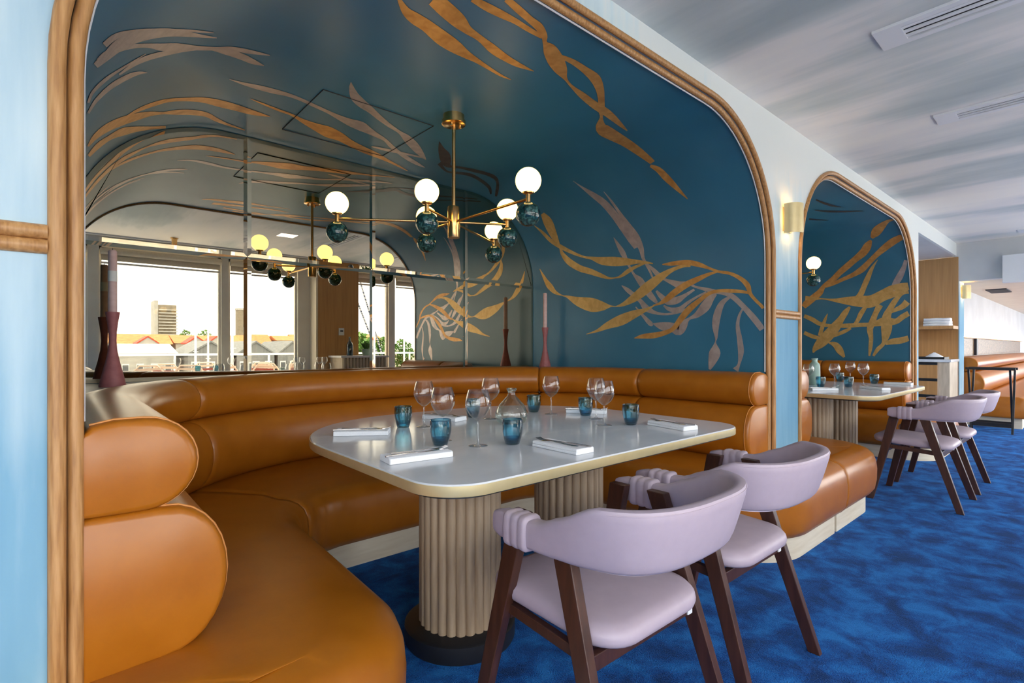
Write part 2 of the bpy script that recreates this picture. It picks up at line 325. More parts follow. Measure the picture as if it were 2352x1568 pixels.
# niches behind the arches (barrel-cornered shells, open at the front)
VA = [(x0+0.036, x1-0.036, ZA-0.027, RA-0.036) for x0, x1 in ARCH]
niches = []
for i, (x0, x1, zt, r) in enumerate(VA):
    inn = arch_path(x0, x1, zt, r, 0, 20); out = arch_path(x0-0.03, x1+0.03, zt+0.03, r+0.03, 0, 20); m = len(inn)
    b = MB(); b.rings([[(x, y, z) for x, z in inn+out[::-1]] for y in (WY+0.03, MY+0.03)], caps=False)
    o = b.build('wall_niche', 'niche_paint', None, 40); struct(o, ['deep blue painted vault of the nearer booth', 'deep blue painted vault of the farther booth'][i]); niches.append(o)
bk = MB().box(-0.2, 7.4, MY+0.03, MY+0.10, 0, ZC).build('wall_back', 'niche_paint'); struct(bk, 'dark wall behind the booth mirrors')
# far end: passage niche, bulkhead, next room
struct(MB().box(9.26, 9.40, WY-0.02, 3.2, 0, 2.335).build('wall_passage', 'veneer'), 'oak veneered end of the passage')
struct(MB().box(6.96, 9.40, WY+0.03, 3.2, 2.35, 2.40).build('ceiling_passage', 'grey_paint'), 'pale grey soffit over the passage')
struct(MB().box(6.96, 9.30, 3.2, 3.3, 0, 2.40).build('wall_passage_back', 'white_paint'), 'white wall at the back of the passage')
struct(MB().box(9.27, 9.40, YWIN, WY+0.03, 2.0, ZC+0.16).build('wall_end', 'grey_paint'), 'pale grey bulkhead across the end of the aisle')
struct(MB().box(9.40, 24, YWIN, 3.2, 2.0, 2.08).build('ceiling_far', 'cream_paint'), 'low warm ceiling of the room beyond')
struct(MB().box(9.40, 24, WY+0.10, WY+0.2, 0, 2.0).build('wall_far', 'grey_paint'), 'white wall of the room beyond')
struct(MB().box(9.265, 9.62, WY-0.03, WY+0.10, 0, 2.0).build('wall_pier', 'plaster'), 'pale blue pier beside the oak passage end')
struct(MB().box(24, 24.1, YWIN, WY+0.2, 0, 2.1).build('wall_far_end', 'white_paint'), 'white wall closing the far room')
struct(MB().box(9.15, 9.268, 0.45, 0.86, 1.93, 2.28).build('wall_beam', 'white_paint'), 'white boxed beam under the bulkhead')
struct(MB().box(-4.1, -4, YWIN, 3.5, 0, ZC+0.2).build('wall_near_end', 'white_paint'), 'white wall closing the aisle')
vt = MB().box(10.9, 11.6, 0.98, 1.22, 1.985, 2.0).build('ceiling_grille', 'vent_dark'); tag(vt, 'small dark grille in the low warm ceiling of the far room', 'air vent')
# window wall: sill, header, posts, panes
sill = MB().box(-4, 24, YWIN-0.12, YWIN, 0, 0.12).build('wall_right', 'white_paint'); struct(sill, 'window wall of the aisle')
MB().box(-4, 24, YWIN-0.12, YWIN, 2.46, ZC+0.16).build('header', 'metal_frame', sill)
posts = [(-4, -3.9), (-2.6, -2.5), (-1.15, -1.05), (0.30, 0.42), (1.87, 1.97), (3.0, 3.25), (3.9, 3.98), (4.66, 4.78), (6.1, 6.2), (7.6, 7.7), (9.2, 9.4)]
for i in range(len(posts)-1):
    x0, x1 = posts[i][1], posts[i+1][0]
    if i == 5: continue                      # filled by the oak column
    w = bpy.data.objects.new('window_%d' % (i+1), None); C.objects.link(w); w.location = (x0, YWIN-0.06, 0); struct(w, 'tall window bay looking out over the harbour')
    L = x1-x0
    fr = MB(); fr.box(0, L, -0.03, 0.03, 0.12, 0.17); fr.box(0, L, -0.03, 0.03, 2.41, 2.46)
    fr.box(0, 0.03, -0.03, 0.03, 0.12, 2.46); fr.box(L-0.03, L, -0.03, 0.03, 0.12, 2.46)
    fr.build('window_frame', 'metal_frame', w)
    MB().box(0.03, L-0.03, -0.004, 0.004, 0.17, 2.41).build('window_pane', 'window_glass', w)
    portal(x0, x1, 0.14, 2.44, YWIN+0.02)
for x0, x1 in posts:
    MB().box(x0, x1, YWIN-0.10, YWIN+0.02, 0.12, 2.46).build('post', 'metal_frame', sill)
portal(9.4, 24, 0.14, 2.0, YWIN+0.02)
# brown oak column between the windows with a cream cheek
col = MB().box(3.23, 3.93, YWIN-0.1, YWIN+0.30, 0, ZC+0.05).build('wall_column', 'veneer'); struct(col, 'oak clad column between the windows')
MB().box(3.20, 3.232, YWIN-0.1, YWIN+0.29, 0, 2.46).build('cheek', 'cream_paint', col)
th = thing('thermostat', 'white wall thermostat on the oak column between the windows', 'thermostat', (3.62, YWIN+0.30, 1.36))
MB().box(-0.045, 0.045, 0, 0.02, -0.06, 0.06).build('housing', 'white_paint', th, bevel=0.004)
MB().box(-0.025, 0.025, 0.0201, 0.023, 0.0, 0.025).build('display', 'black_metal', th)
# roller blinds
for i in range(len(posts)-1):
    if i in (0, 1, 5, 8, 9): continue
    x0, x1 = posts[i][1], posts[i+1][0]
    nm = {2: 'beside the near aisle end', 3: 'left of the middle post', 4: 'between the middle post and the oak column', 6: 'right of the oak column', 7: 'farthest from the column'}[i]
    b = thing('roller_blind', 'rolled beige window blind %s' % nm, 'blind', (x0, YWIN+0.07, 2.38), 0, 'roller blinds along the windows')
    MB().tube([(0.01, 0, 0), (x1-x0-0.01, 0, 0)], 0.045, 14).build('roll', 'blind', b, 40)
    MB().box(0.02, x1-x0-0.02, -0.048, -0.044, -0.12, 0).build('cloth', 'blind', b)
    MB().box(0.02, x1-x0-0.02, -0.055, -0.037, -0.165, -0.14).build('bottom_bar', 'metal_frame', b)
# mouldings round the arches
for i, (x0, x1) in enumerate(ARCH):
    t = bpy.data.objects.new('trim_%d' % (i+1), None); C.objects.link(t); t.location = ((x0+x1)/2, WY, 0); cx = (x0+x1)/2
    struct(t, ['double rounded oak moulding framing the nearer arch', 'double rounded oak moulding framing the farther arch'][i])
    for nm, off, dy, r in (('outer_molding', 0.0, -0.004, 0.0140), ('inner_molding', 0.0272, 0.016, 0.0140)):
        p = arch_path(x0+off, x1-off, ZA-off, RA-off, 0.0, 22)
        MB().tube([(x-cx, dy, z) for x, z in p], r, 14, up=(0, 1, 0)).build(nm, 'oak', t, 50)
    p = arch_path(x0+0.040, x1-0.040, ZA-0.040, RA-0.040, 0.95, 22)
    MB().tube([(x-cx, 0.0305, z) for x, z in p], 0.0035, 6, up=(0, 1, 0)).build('caulk_line', 'white_paint', t, 50)
k = 3
for x0, x1 in ((-0.40, -0.013), (3.294, 3.677)):
    t = bpy.data.objects.new('trim_%d' % k, None); C.objects.link(t); t.location = (x0, WY, 1.305); k += 1
    struct(t, 'short double oak rail across the pillar between arches')
    for dz in (-0.0140, 0.0140):
        MB().tube([(0, -0.001, dz), (x1-x0, -0.001, dz)], 0.0142, 14).build('half_round', 'oak', t, 50)
# hatch in the first niche crown
zt = VA[0][2]
hp = [on_z(u, v, zt) for u, v in ((741, 204), (995, 288), (880, 357), (649, 297))]
hx0, hx1 = (hp[0].x+hp[3].x)/2, (hp[1].x+hp[2].x)/2; hy0, hy1 = (hp[0].y+hp[1].y)/2, (hp[2].y+hp[3].y)/2
hs = MB()
for a, b in (((hx0, hy0), (hx1, hy0)), ((hx1, hy0), (hx1, hy1)), ((hx1, hy1), (hx0, hy1)), ((hx0, hy1), (hx0, hy0))):
    hs.bar((a[0], a[1], zt-0.0015), (b[0], b[1], zt-0.0015), 0.0022, 0.006)
hs.build('access_hatch_gap', 'vent_dark', niches[0])
# ------------------------------------------------------------------ painted kelp ribbons on the niche vaults
def hit(i, u, v):
    x0, x1, zt, r = VA[i]; d = ray(u, v)
    def inside(t):
        x = d.x*t; z = CAM_Z+d.z*t
        if x <= x0 or x >= x1 or z >= zt: return False
        if z > zt-r:
            if x < x0+r and (x-x0-r)**2+(z-zt+r)**2 > r*r: return False
            if x > x1-r and (x-x1+r)**2+(z-zt+r)**2 > r*r: return False
        return True
    a = (WY+0.032)/d.y; b = (MY-0.012)/d.y
    if not inside(a) or inside(b): return None
    for _ in range(40):
        m = (a+b)/2
        if inside(m): a = m
        else: b = m
    p = Vector((d.x*a, d.y*a, CAM_Z+d.z*a)); q = p-Vector((0, 0, CAM_Z)); q.normalize()
    nx = Vector((0, 0, -1))                       # inward normal of the shell
    if p.z <= zt-r: nx = Vector((1, 0, 0)) if p.x < (x0+x1)/2 else Vector((-1, 0, 0))
    elif p.x < x0+r: nx = Vector((x0+r-p.x, 0, zt-r-p.z)).normalized()
    elif p.x > x1-r: nx = Vector((x1-r-p.x, 0, zt-r-p.z)).normalized()
    return p, nx
def catmull(P, n=4):
    out = []
    for i in range(len(P)-1):
        p0, p1, p2, p3 = P[max(i-1, 0)], P[i], P[i+1], P[min(i+2, len(P)-1)]
        for k in range(n):
            t = k/n
            out.append(tuple(0.5*(2*b+(c-a)*t+(2*a-5*b+4*c-d)*t*t+(3*b-a-3*c+d)*t**3) for a, b, c, d in zip(p0, p1, p2, p3)))
    out.append(P[-1]); return out
LIFT = [0.0006]
def ribbon(i, frame, m, flat):
    ox, oy, sc = frame; P = [tuple(flat[k:k+3]) for k in range(0, len(flat), 3)]
    Q = catmull([(ox+x/sc, oy+y/sc, max(0.3, w/sc)) for x, y, w in P]); rows = []
    LIFT[0] += 0.00004
    for k, (x, y, w) in enumerate(Q):
        a = Q[max(k-1, 0)]; b = Q[min(k+1, len(Q)-1)]; tx, ty = b[0]-a[0], b[1]-a[1]; l = math.hypot(tx, ty) or 1
        nx, ny = -ty/l, tx/l; w = max(0.2, w)
        row = [hit(i, x+nx*w*s, y+ny*w*s) for s in (-1, 0, 1)]
        rows.append(None if any(h is None for h in row) else [h[0]+h[1]*LIFT[0] for h in row])
    b = MB(); ok = False
    for r0, r1 in zip(rows, rows[1:]):
        if r0 and r1:
            if max((p-q).length for p, q in zip(r0, r1)) > 0.5: continue
            b.add(r0+r1, [(0, 1, 4, 3), (1, 2, 5, 4)]); ok = True
    if ok: b.build('painted_leaf', m, niches[i])
RW = (1200, 380, 3.267); UA = (700, 0, 2.936); MD = (560, 180, 3.92); LF = (0, 0, 2.936); B2 = (1750, 500, 3.907); SC = (1680, 380, 4.125)
G, B, P_, K = 'gold_paint', 'bronze_paint', 'silver_paint', 'dusk_paint'
for fr, m, fl_ in [
 (RW, P_, [380,115,2,450,165,8,530,220,20,610,280,26,690,370,28,760,470,28,820,560,26,850,620,12]),
 (RW, P_, [610,195,2,670,270,8,740,370,12,800,460,22,850,540,30,890,620,20,905,690,12,930,740,10,960,800,8,985,860,6]),
 (RW, P_, [685,540,2,715,590,12,750,650,20,780,710,14,810,770,8,840,820,10,880,860,24,920,920,24,970,985,22,1010,1030,10]),
 (RW, P_, [940,740,4,980,780,14,1020,820,18,1070,855,10,1120,875,18,1180,895,26,1240,885,14,1300,910,8,1380,930,14,1440,945,16,1510,955,16,1580,985,20,1660,1060,20,1740,1150,24,1800,1230,22,1815,1270,10]),
 (RW, P_, [745,900,3,790,935,16,840,975,16,890,1020,16,930,1070,24,1000,1105,12,1090,1115,8,1180,1095,12,1240,1075,8]),
 (RW, P_, [1005,940,8,1040,980,18,1090,1020,24,1160,1010,26,1220,975,14,1290,930,8]),
 (RW, P_, [1060,1050,6,1110,1080,16,1180,1075,16,1240,1030,12,1310,985,8,1380,950,8]),
 (RW, P_, [850,1060,4,900,1120,10,960,1185,18,980,1195,6]),
 (RW, P_, [980,1185,4,1050,1205,30,1130,1215,35,1175,1240,35,1210,1190,32,1250,1150,10,1310,1120,22,1370,1060,36,1410,1000,28,1450,960,14]),
 (RW, P_, [1560,985,8,1500,1030,20,1465,1110,28,1450,1200,26,1455,1290,10,1448,1330,6,1445,1400,42,1425,1470,30,1405,1530,8]),
 (RW, P_, [1660,1065,6,1630,1120,10,1615,1200,14,1630,1300,20,1640,1400,22,1625,1490,10,1600,1535,25]),
 (RW, G, [130,775,2,175,860,14,205,905,22,245,950,14,300,975,4,340,985,10,420,1020,35,520,1045,52,600,1055,35,660,1055,8,700,1058,3]),
 (RW, G, [700,1058,3,760,1040,15,850,985,32,950,905,38,1040,835,28,1120,785,16,1200,755,12,1260,745,16]),
 (RW, B, [1050,742,3,1110,738,14,1180,730,18,1260,730,20,1330,745,18,1400,770,10,1470,795,10,1560,810,12,1640,850,16,1690,900,20,1710,960,14,1750,1010,12,1800,1060,12,1818,1100,12]),
 (RW, B, [1470,795,6,1400,815,12,1310,855,20,1220,900,24,1140,955,24,1080,1005,20,1030,1035,10,980,1050,5]),
 (RW, G, [480,1265,2,560,1240,10,640,1200,26,740,1160,40,840,1115,30,920,1085,14,990,1050,4]),
 (RW, B, [840,1295,3,900,1282,16,980,1275,22,1060,1258,18,1130,1225,16,1190,1150,22,1250,1080,24,1320,1020,18,1400,960,14,1480,940,12,1560,940,14,1640,945,12,1700,955,10]),
 (RW, G, [90,450,2,150,500,10,210,560,14,280,605,16,380,655,12,460,685,8,520,695,12,600,715,30,700,720,35,790,722,26,870,722,14,930,728,10,980,735,4]),
 (RW, G, [150,360,14,190,420,34,230,510,28,265,580,14,285,620,8,300,660,14,350,720,24,430,770,24,510,795,22,590,825,16,650,845,8,700,842,5,740,830,10,790,795,16,840,765,12,900,740,8,930,728,5]),
 (RW, B, [960,0,10,1020,30,22,1080,90,26,1140,150,20,1200,210,10,1240,250,3]),
 (UA, B, [635,-10,12,680,70,28,740,120,40,820,170,42,920,250,50,1010,310,45,1090,365,28,1150,400,18,1230,450,12,1320,505,8,1390,535,2]),
 (UA, B, [870,-10,50,950,60,55,1040,140,50,1100,200,30,1180,255,22,1270,330,30,1350,385,24,1430,430,18,1545,478,2]),
 (UA, B, [1130,-10,20,1230,45,28,1330,95,26,1420,140,20,1500,190,18,1570,230,15,1600,250,10]),
 (UA, B, [1360,-10,22,1440,60,26,1520,130,24,1580,180,28,1615,240,22,1620,285,15,1650,330,45,1690,400,55,1730,470,42,1760,530,12,1800,580,10,1870,640,22,1960,710,26,2040,760,26,2110,820,18,2175,880,4]),
 (UA, B, [1700,370,12,1800,410,18,1890,470,24,1960,530,35,1990,600,28,2000,670,22,2000,740,22,2000,790,10,2000,860,40,2060,900,40,2150,950,32,2240,1010,28,2330,1080,20,2345,1095,18]),
 (MD, P_, [-130,5,2,0,45,12,120,75,20,260,110,22,400,145,16,520,190,14,640,245,14,760,300,14,860,350,22,960,395,34,1060,430,42,1130,470,30,1200,510,20,1270,550,14,1320,600,18,1390,660,16,1480,720,18,1560,765,14,1630,800,3]),
 (MD, B, [60,180,2,180,230,8,320,285,10,430,325,10,540,385,20,660,440,36,760,480,50,860,520,40,960,580,30,1080,640,28,1200,690,22,1300,740,12,1400,790,8,1475,830,3]),
 (MD, P_, [965,30,2,970,80,22,1000,160,40,1060,220,40,1140,280,30,1220,350,24,1310,420,18,1400,480,14,1470,540,34,1540,610,38,1600,680,24,1640,730,4]),
 (MD, P_, [1150,610,4,1280,640,12,1400,665,10,1520,690,8,1640,720,4]),
 (MD, K, [1760,565,2,1780,640,30,1810,700,50,1830,760,40,1860,790,12,1950,800,10,2080,830,14,2180,855,14,2260,890,16,2285,940,12,2280,1010,14,2270,1060,8]),
 (MD, K, [1760,760,20,1830,835,8,1950,850,12,2050,870,14,2140,920,14,2210,980,14,2225,1040,8]),
 (LF, B, [840,790,3,920,745,10,1020,705,14,1130,675,12,1250,668,12,1370,672,18,1480,695,24,1580,720,22,1680,750,18,1760,770,10,1820,783,2]),
 (LF, B, [590,985,6,640,920,18,720,860,26,820,815,28,920,785,24,1010,765,16,1100,760,8,1180,755,16,1290,755,18,1390,770,16,1450,800,14,1530,835,8,1650,875,3]),
 (LF, B, [595,1050,10,660,980,18,740,925,16,830,885,26,920,868,18,1030,860,10,1140,853,8,1195,852,3]),
 (LF, P_, [640,440,20,720,370,30,800,300,40,900,255,36,1020,225,34,1140,215,28,1250,225,20,1360,240,10,1460,252,3]),
 (LF, P_, [700,300,20,780,240,20,900,210,14,1020,196,8,1180,197,6,1300,205,8,1440,217,3]),
 (LF, P_, [660,410,20,720,360,24,820,320,20,930,305,14,1010,305,16,1100,315,26,1200,310,22,1320,320,16,1450,325,12,1560,325,14,1680,345,14,1820,370,3]),
 (LF, P_, [800,500,6,900,430,14,1000,385,18,1120,355,16,1250,335,10,1400,325,8,1520,345,20,1620,375,22,1700,410,18,1780,440,3]),
 (LF, P_, [590,760,8,640,680,12,720,600,16,800,545,18,880,505,16,940,488,10,990,487,2]),
 (LF, P_, [590,690,8,620,620,10,700,540,12,800,470,8,980,360,3]),
]: ribbon(0, fr, m, fl_)
for fr, m, fl_ in [
 (B2, B, [1180,15,8,1130,30,14,1070,80,35,1020,130,40,985,180,12]),
 (B2, B, [980,200,10,950,250,35,910,310,35,840,370,28,770,430,28,700,490,26,640,550,24,560,610,18,520,670,28,460,720,30,400,770,30,375,800,20]),
 (B2, B, [1260,170,25,1180,210,32,1100,270,30,1030,330,24,960,400,24,900,460,28,820,510,20,720,555,16,620,600,14,540,625,8]),
 (B2, G, [1040,375,2,990,450,14,950,540,24,920,610,24,890,680,26,860,720,26]),
 (B2, G, [390,720,20,480,725,12,560,728,5,660,740,16,770,745,36,880,750,50,980,750,55,1080,700,50,1170,660,55,1250,630,45,1330,610,30]),
 (B2, P_, [1300,340,14,1280,430,20,1240,520,30,1200,590,28,1170,650,20]),
 (B2, G, [790,800,10,750,850,26,710,910,30,660,980,45,590,1060,50,530,1120,45,480,1170,25,460,1210,6]),
 (B2, G, [930,800,16,890,860,22,860,920,18,830,960,14]),
 (B2, G, [1060,780,30,1020,860,24,990,940,30,970,1000,28,980,1080,20,975,1160,18,965,1240,8]),
 (B2, G, [380,880,16,450,910,20,530,955,18,640,968,12,760,968,20,880,960,18,1000,955,20,1100,930,40,1200,930,26,1260,890,25,1330,850,24]),
 (B2, G, [1330,660,20,1260,680,14,1200,740,24,1150,820,28,1120,890,40,1120,980,50,1110,1060,36,1090,1130,18,1040,1180,18,1000,1240,10]),
 (B2, G, [1330,720,36,1270,790,26,1190,830,16,1160,850,8]),
 (B2, G, [1330,1075,24,1250,1100,28,1170,1110,26,1110,1130,12]),
 (B2, G, [590,860,3,565,920,14,540,990,18,520,1060,18]),
 (B2, G, [380,1030,16,460,1065,18,540,1080,14,640,1060,14,740,1020,16,800,990,10]),
 (B2, G, [600,1120,6,660,1140,26,700,1190,32,740,1250,10]),
 (SC, K, [800,320,6,880,355,10,960,380,8,1040,392,3]),
 (SC, K, [790,420,3,880,430,8,1000,434,8,1150,432,5,1250,428,2]),
 (SC, K, [735,505,8,820,512,6,920,516,2]),
]: ribbon(1, fr, m, fl_)
# ------------------------------------------------------------------ bevelled mirrors
def mirror(i, label, xs, zsplit):
    x0, x1, zt, r = VA[i]; x0 += 0.004; x1 -= 0.004; zt -= 0.004; r -= 0.004
    t = thing('mirror', label, 'mirror', ((x0+x1)/2, MY, 0.915)); ox = (x0+x1)/2
    def top(x):
        if x < x0+r: return zt-r+math.sqrt(max(0, r*r-(x-x0-r)**2))
        if x > x1-r: return zt-r+math.sqrt(max(0, r*r-(x-x1+r)**2))
        return zt
    for a, b in zip(xs, xs[1:]):
        for row in (0, 1):
            if row == 0: out = [(a, 0.915), (b, 0.915), (b, zsplit), (a, zsplit)]
            else:
                n = 30; px = [b-(b-a)*((1-(1-k/n)**2.2) if a < x0+0.1 else (k/n)**2.2 if b > x1-0.1 else k/n) for k in range(n+1)]
                out = [(a, zsplit), (b, zsplit)]+[(x, max(zsplit+0.002, top(x))) for x in px]
            g = 0.0008; cx = sum(p[0] for p in out)/len(out); cz = sum(p[1] for p in out)/len(out)
            w = 0.022; n = len(out); inn = []
            for k in range(n):           # inset outline by the bevel width
                p = Vector(out[k]); e0 = Vector(out[k])-Vector(out[k-1]); e1 = Vector(out[(k+1) % n])-Vector(out[k])
                if e0.length < 1e-5: e0 = e1
                if e1.length < 1e-5: e1 = e0
                n0 = Vector((-e0.y, e0.x)).normalized(); n1 = Vector((-e1.y, e1.x)).normalized(); h = (n0+n1)
                if h.length < 1e-4: h = n0
                h.normalize(); d = w/max(0.45, h.dot(n0)); inn.append(p+h*d)
            vs = [(x-ox, -0.0016, z-0.915) for x, z in out]+[(p.x-ox, -0.0045, p.y-0.915) for p in inn]+[(x-ox, 0.004, z-0.915) for x, z in out]
            fs = [tuple(range(n, 2*n))]+[(k, (k+1) % n, n+(k+1) % n, n+k) for k in range(n)]+[(k, 2*n+k, 2*n+(k+1) % n, (k+1) % n) for k in range(n)]
            MB().add(vs, fs).build('mirror_panel', 'mirror', t)
    return t
x0, x1 = VA[0][:2]
mirror(0, 'tall smoky mirror of eight panes behind the nearer banquette', [x0+0.004, 0.865, 1.677, 2.486, x1-0.004], 1.645)
x0, x1 = VA[1][:2]
mirror(1, 'tall smoky mirror of eight panes behind the farther banquette', [x0+0.004, x0+0.79, x0+1.57, x0+2.34, x1-0.004], 1.645)
# ================================================================== BANQUETTES
def resample(P, step):
    P = [Vector((*p[:2], 0)) for p in P]; L = [0]
    for a, b in zip(P, P[1:]): L.append(L[-1]+(b-a).length)
    n = max(2, int(round(L[-1]/step))); out = []; j = 0
    for k in range(n+1):
        s = L[-1]*k/n
        while j < len(P)-2 and L[j+1] < s: j += 1
        f = (s-L[j])/max(1e-9, L[j+1]-L[j]); out.append(P[j].lerp(P[j+1], min(1, f)))
    return out, L[-1]
def upper_prof():
    p = [(-0.150, 0.752), (-0.05, 0.748)]
    p += [(-0.050+0.102*math.sin(PI*k/14), 0.848-0.100*math.cos(PI*k/14)) for k in range(1, 14)]
    return p+[(-0.05, 0.948), (-0.10, 0.948), (-0.14, 0.940), (-0.150, 0.925)]
def lower_prof():
    p = [(-0.150, 0.415), (-0.02, 0.418)]
    p += [(-0.020+0.132*math.sin(PI*k/14)**0.9, 0.586-0.166*math.cos(PI*k/14)) for k in range(1, 14)]
    return p+[(-0.03, 0.752), (-0.150, 0.752)]
def make_banquette(label):
    t = thing('banquette', label, 'banquette', (1.64, 2.2, 0)); O = Vector((1.64, 2.2, 0))
    path = rpoly([(0.19, WY+0.012, 0), (0.19, 3.20, 1.12), (3.09, 3.20, 1.12), (3.09, WY+0.012, 0)], 24)
    pts, L = resample(path, 0.03); N = len(pts)
    def frame(k):
        tg = (pts[min(k+1, N-1)]-pts[max(k-1, 0)]).normalized(); return tg, Vector((tg.y, -tg.x, 0))
    def roll(name, prof, seams):
        cxp = sum(p[0] for p in prof)/len(prof); czp = sum(p[1] for p in prof)/len(prof)
        ks = [0]+[int(s*N) for s in seams]+[N-1]
        for a, b in zip(ks, ks[1:]):
            rings = []
            def ring(k, inset, push=0.0):
                tg, nn = frame(k); R = []
                for d, z in prof:
                    v = Vector((d-cxp, z-czp)); l = v.length; v *= max(0.05, (l-inset)/l)
                    if d <= -0.149: v.x = d-cxp
                    q = pts[k]+tg*push+nn*(cxp+v.x)-O; R.append((q.x, q.y, czp+v.y))
                return R
            if a == 0:
                for an in (80, 50, 25): rings.append(ring(0, 0.022*(1-math.cos(math.radians(an))), -0.0+0.022*(1-math.sin(math.radians(an)))-0.0))
                st = 1
            else:
                rings += [ring(a, 0.013, 0.0015), ring(a, 0.005, 0.010)]; st = a+1
            en = b
            for k in range(st, en):
                rings.append(ring(k, 0.0))
            if b == N-1:
                for an in (25, 50, 80): rings.append(ring(b, 0.022*(1-math.cos(math.radians(an))), -0.022*(1-math.sin(math.radians(an)))))
            else: rings += [ring(b, 0.005, -0.010), ring(b, 0.013, -0.0015)]
            o = MB().rings(rings).build(name, 'leather', t, 50)
            for kk, dirn in ((0, 1), (N-1, -1)):
                if kk in (a, b):
                    rr = ring(kk, -0.001, dirn*0.026); lo = [p for p in rr[1:-1]]
                    MB().tube([Vector(p) for p in lo], 0.0022, 6, up=(0, 1, 0)).build('piping', 'leather_stitch', o, 50)
    roll('upper_roll', upper_prof(), [0.28, 0.716, 0.856])
    roll('lower_roll', lower_prof(), [0.28, 0.716, 0.856])
    # seat sections lofted between the rolls and the free front edge
    front = rpoly([(-0.205, 0.985, 0), (0.70, 0.985, 0.36), (0.76, 2.42, 0.34), (2.50, 2.42, 0.34), (2.56, 0.985, 0.40), (3.483, 0.985, 0)], 14)
    fp, FL = resample(front, 0.025); FN = len(fp)
    def kf(x, y): return min(range(FN), key=lambda k: (fp[k].x-x)**2+(fp[k].y-y)**2)
    keys = [((-0.205, 0.985), (-0.205, 1.329)), ((0.15, 0.985), (-0.02, 1.329)), ((0.60, 1.09), (0.05, 1.36)), ((0.72, 1.45), (0.12, 1.52)),
            ((0.75, 2.05), (0.14, 2.10)), ((0.86, 2.32), (0.46, 2.84)), ((1.15, 2.42), (1.15, 3.12)), ((2.10, 2.42), (2.12, 3.12)),
            ((2.40, 2.32), (2.82, 2.84)), ((2.51, 2.05), (3.14, 2.10)), ((2.54, 1.45), (3.16, 1.52)), ((2.67, 1.10), (3.21, 1.345)), ((3.10, 0.985), (3.30, 1.325)), ((3.483, 0.985), (3.483, 1.325))]
    K = [(kf(*a), b) for a, b in keys]; K[0] = (0, K[0][1]); K[-1] = (FN-1, K[-1][1])
    BI = {}
    def bidx(p):
        return min(range(N), key=lambda j: (pts[j].x-p[0])**2+(pts[j].y-p[1])**2)
    def back(k):
        for (a, p), (b, q) in zip(K, K[1:]):
            if a <= k <= b and K[3][0] <= a and b <= K[10][0]:
                f = (k-a)/max(1, b-a); j = bidx(p)+(bidx(q)-bidx(p))*f; j0 = int(j); j1 = min(j0+1, N-1)
                return (pts[j0]-frame(j0)[1]*0.03).lerp(pts[j1]-frame(j1)[1]*0.03, j-j0)
            if a <= k <= b: f = (k-a)/max(1, b-a); return Vector((p[0]+(q[0]-p[0])*f, p[1]+(q[1]-p[1])*f, 0))
    SP = [(1.0, 0.426), (0.70, 0.434), (0.35, 0.436)], [(0.15, 0.431), (0.09, 0.424), (0.05, 0.410), (0.022, 0.385), (0.006, 0.345), (0.0, 0.29), (0.002, 0.22), (0.012, 0.165), (0.035, 0.130), (0.10, 0.118)]
    kl, kr = K[5][0], K[8][0]
    def sect(k, ins=0.0, drop=0.0, push=0.0):
        f = fp[k]; bb = back(k); w = bb-f; Ls = w.length; w.normalize()
        tg = (fp[min(k+1, FN-1)]-fp[max(k-1, 0)]).normalized(); nn = Vector((-tg.y, tg.x, 0))
        if nn.dot(w) < 0: nn = -nn
        rip = 0.0
        for kc in (kl, kr):
            dd = abs(k-kc)
            if 1 < dd < 14: rip += 0.006*(1-dd/14)*(0.5+0.5*math.cos(dd*2.05))
        out = []
        for fr, z in SP[0]: q = f+w*(Ls*fr)+tg*push-O; out.append((q.x, q.y, z-drop))
        for i_, z in SP[1]:
            q = f+nn*(i_+ins+(rip if z < 0.40 else 0))+tg*push-O; out.append((q.x, q.y, max(0.118, z-drop)))
        q = f+w*(Ls*0.9)-O; out.append((q.x, q.y, 0.118))
        return out
    for nm, a, b in (('seat', 0, kl), ('seat', kl, kr), ('seat', kr, FN-1)):
        R = [sect(a, 0.006, 0.008, 0.001), sect(a, 0.001, 0.002, 0.008)]+[sect(k) for k in range(a+1, b)]+[sect(b, 0.001, 0.002, -0.008), sect(b, 0.006, 0.008, -0.001)]
        MB().rings(R).build(nm, 'leather', t, 50)
    R = []
    for k in range(0, FN, 2):
        f = fp[k]; w = (back(k)-f).normalized(); tg = (fp[min(k+1, FN-1)]-fp[max(k-1, 0)]).normalized(); nn = Vector((-tg.y, tg.x, 0))
        if nn.dot(w) < 0: nn = -nn
        a = f+nn*0.065-O; b = f+nn*0.13-O
        R.append([(a.x, a.y, 0.0), (b.x, b.y, 0.0), (b.x, b.y, 0.12), (a.x, a.y, 0.12)])
    MB().rings(R).build('plinth', 'plinth_wood', t, 40)
    # ledge behind the rolls
    lp = [(p.x-O.x, max(p.y, WY+0.06)-O.y) for p in [pts[k]+frame(k)[1]*(-0.12) for k in range(0, N, 3)]]
    x0, x1 = VA[0][0]+0.002, VA[0][1]-0.002
    lp2 = [(x1-O.x, WY+0.07-O.y), (x1-O.x, MY-0.006-O.y), (x0-O.x, MY-0.006-O.y), (x0-O.x, WY+0.07-O.y)]
    MB().prism([(max(x, x0-O.x+0.004), y) for x, y in lp]+lp2, 0.45, 0.912).build('ledge', 'plaster_ledge', t)
    return t
bq = make_banquette('cognac leather booth banquette around the large marble table, nearest in view')
bq2 = copy_thing(bq, 'cognac leather booth banquette around the farther marble table, beyond the pillar', (5.267, 2.2, 0), 0); bq2.scale = (0.962, 1, 1)
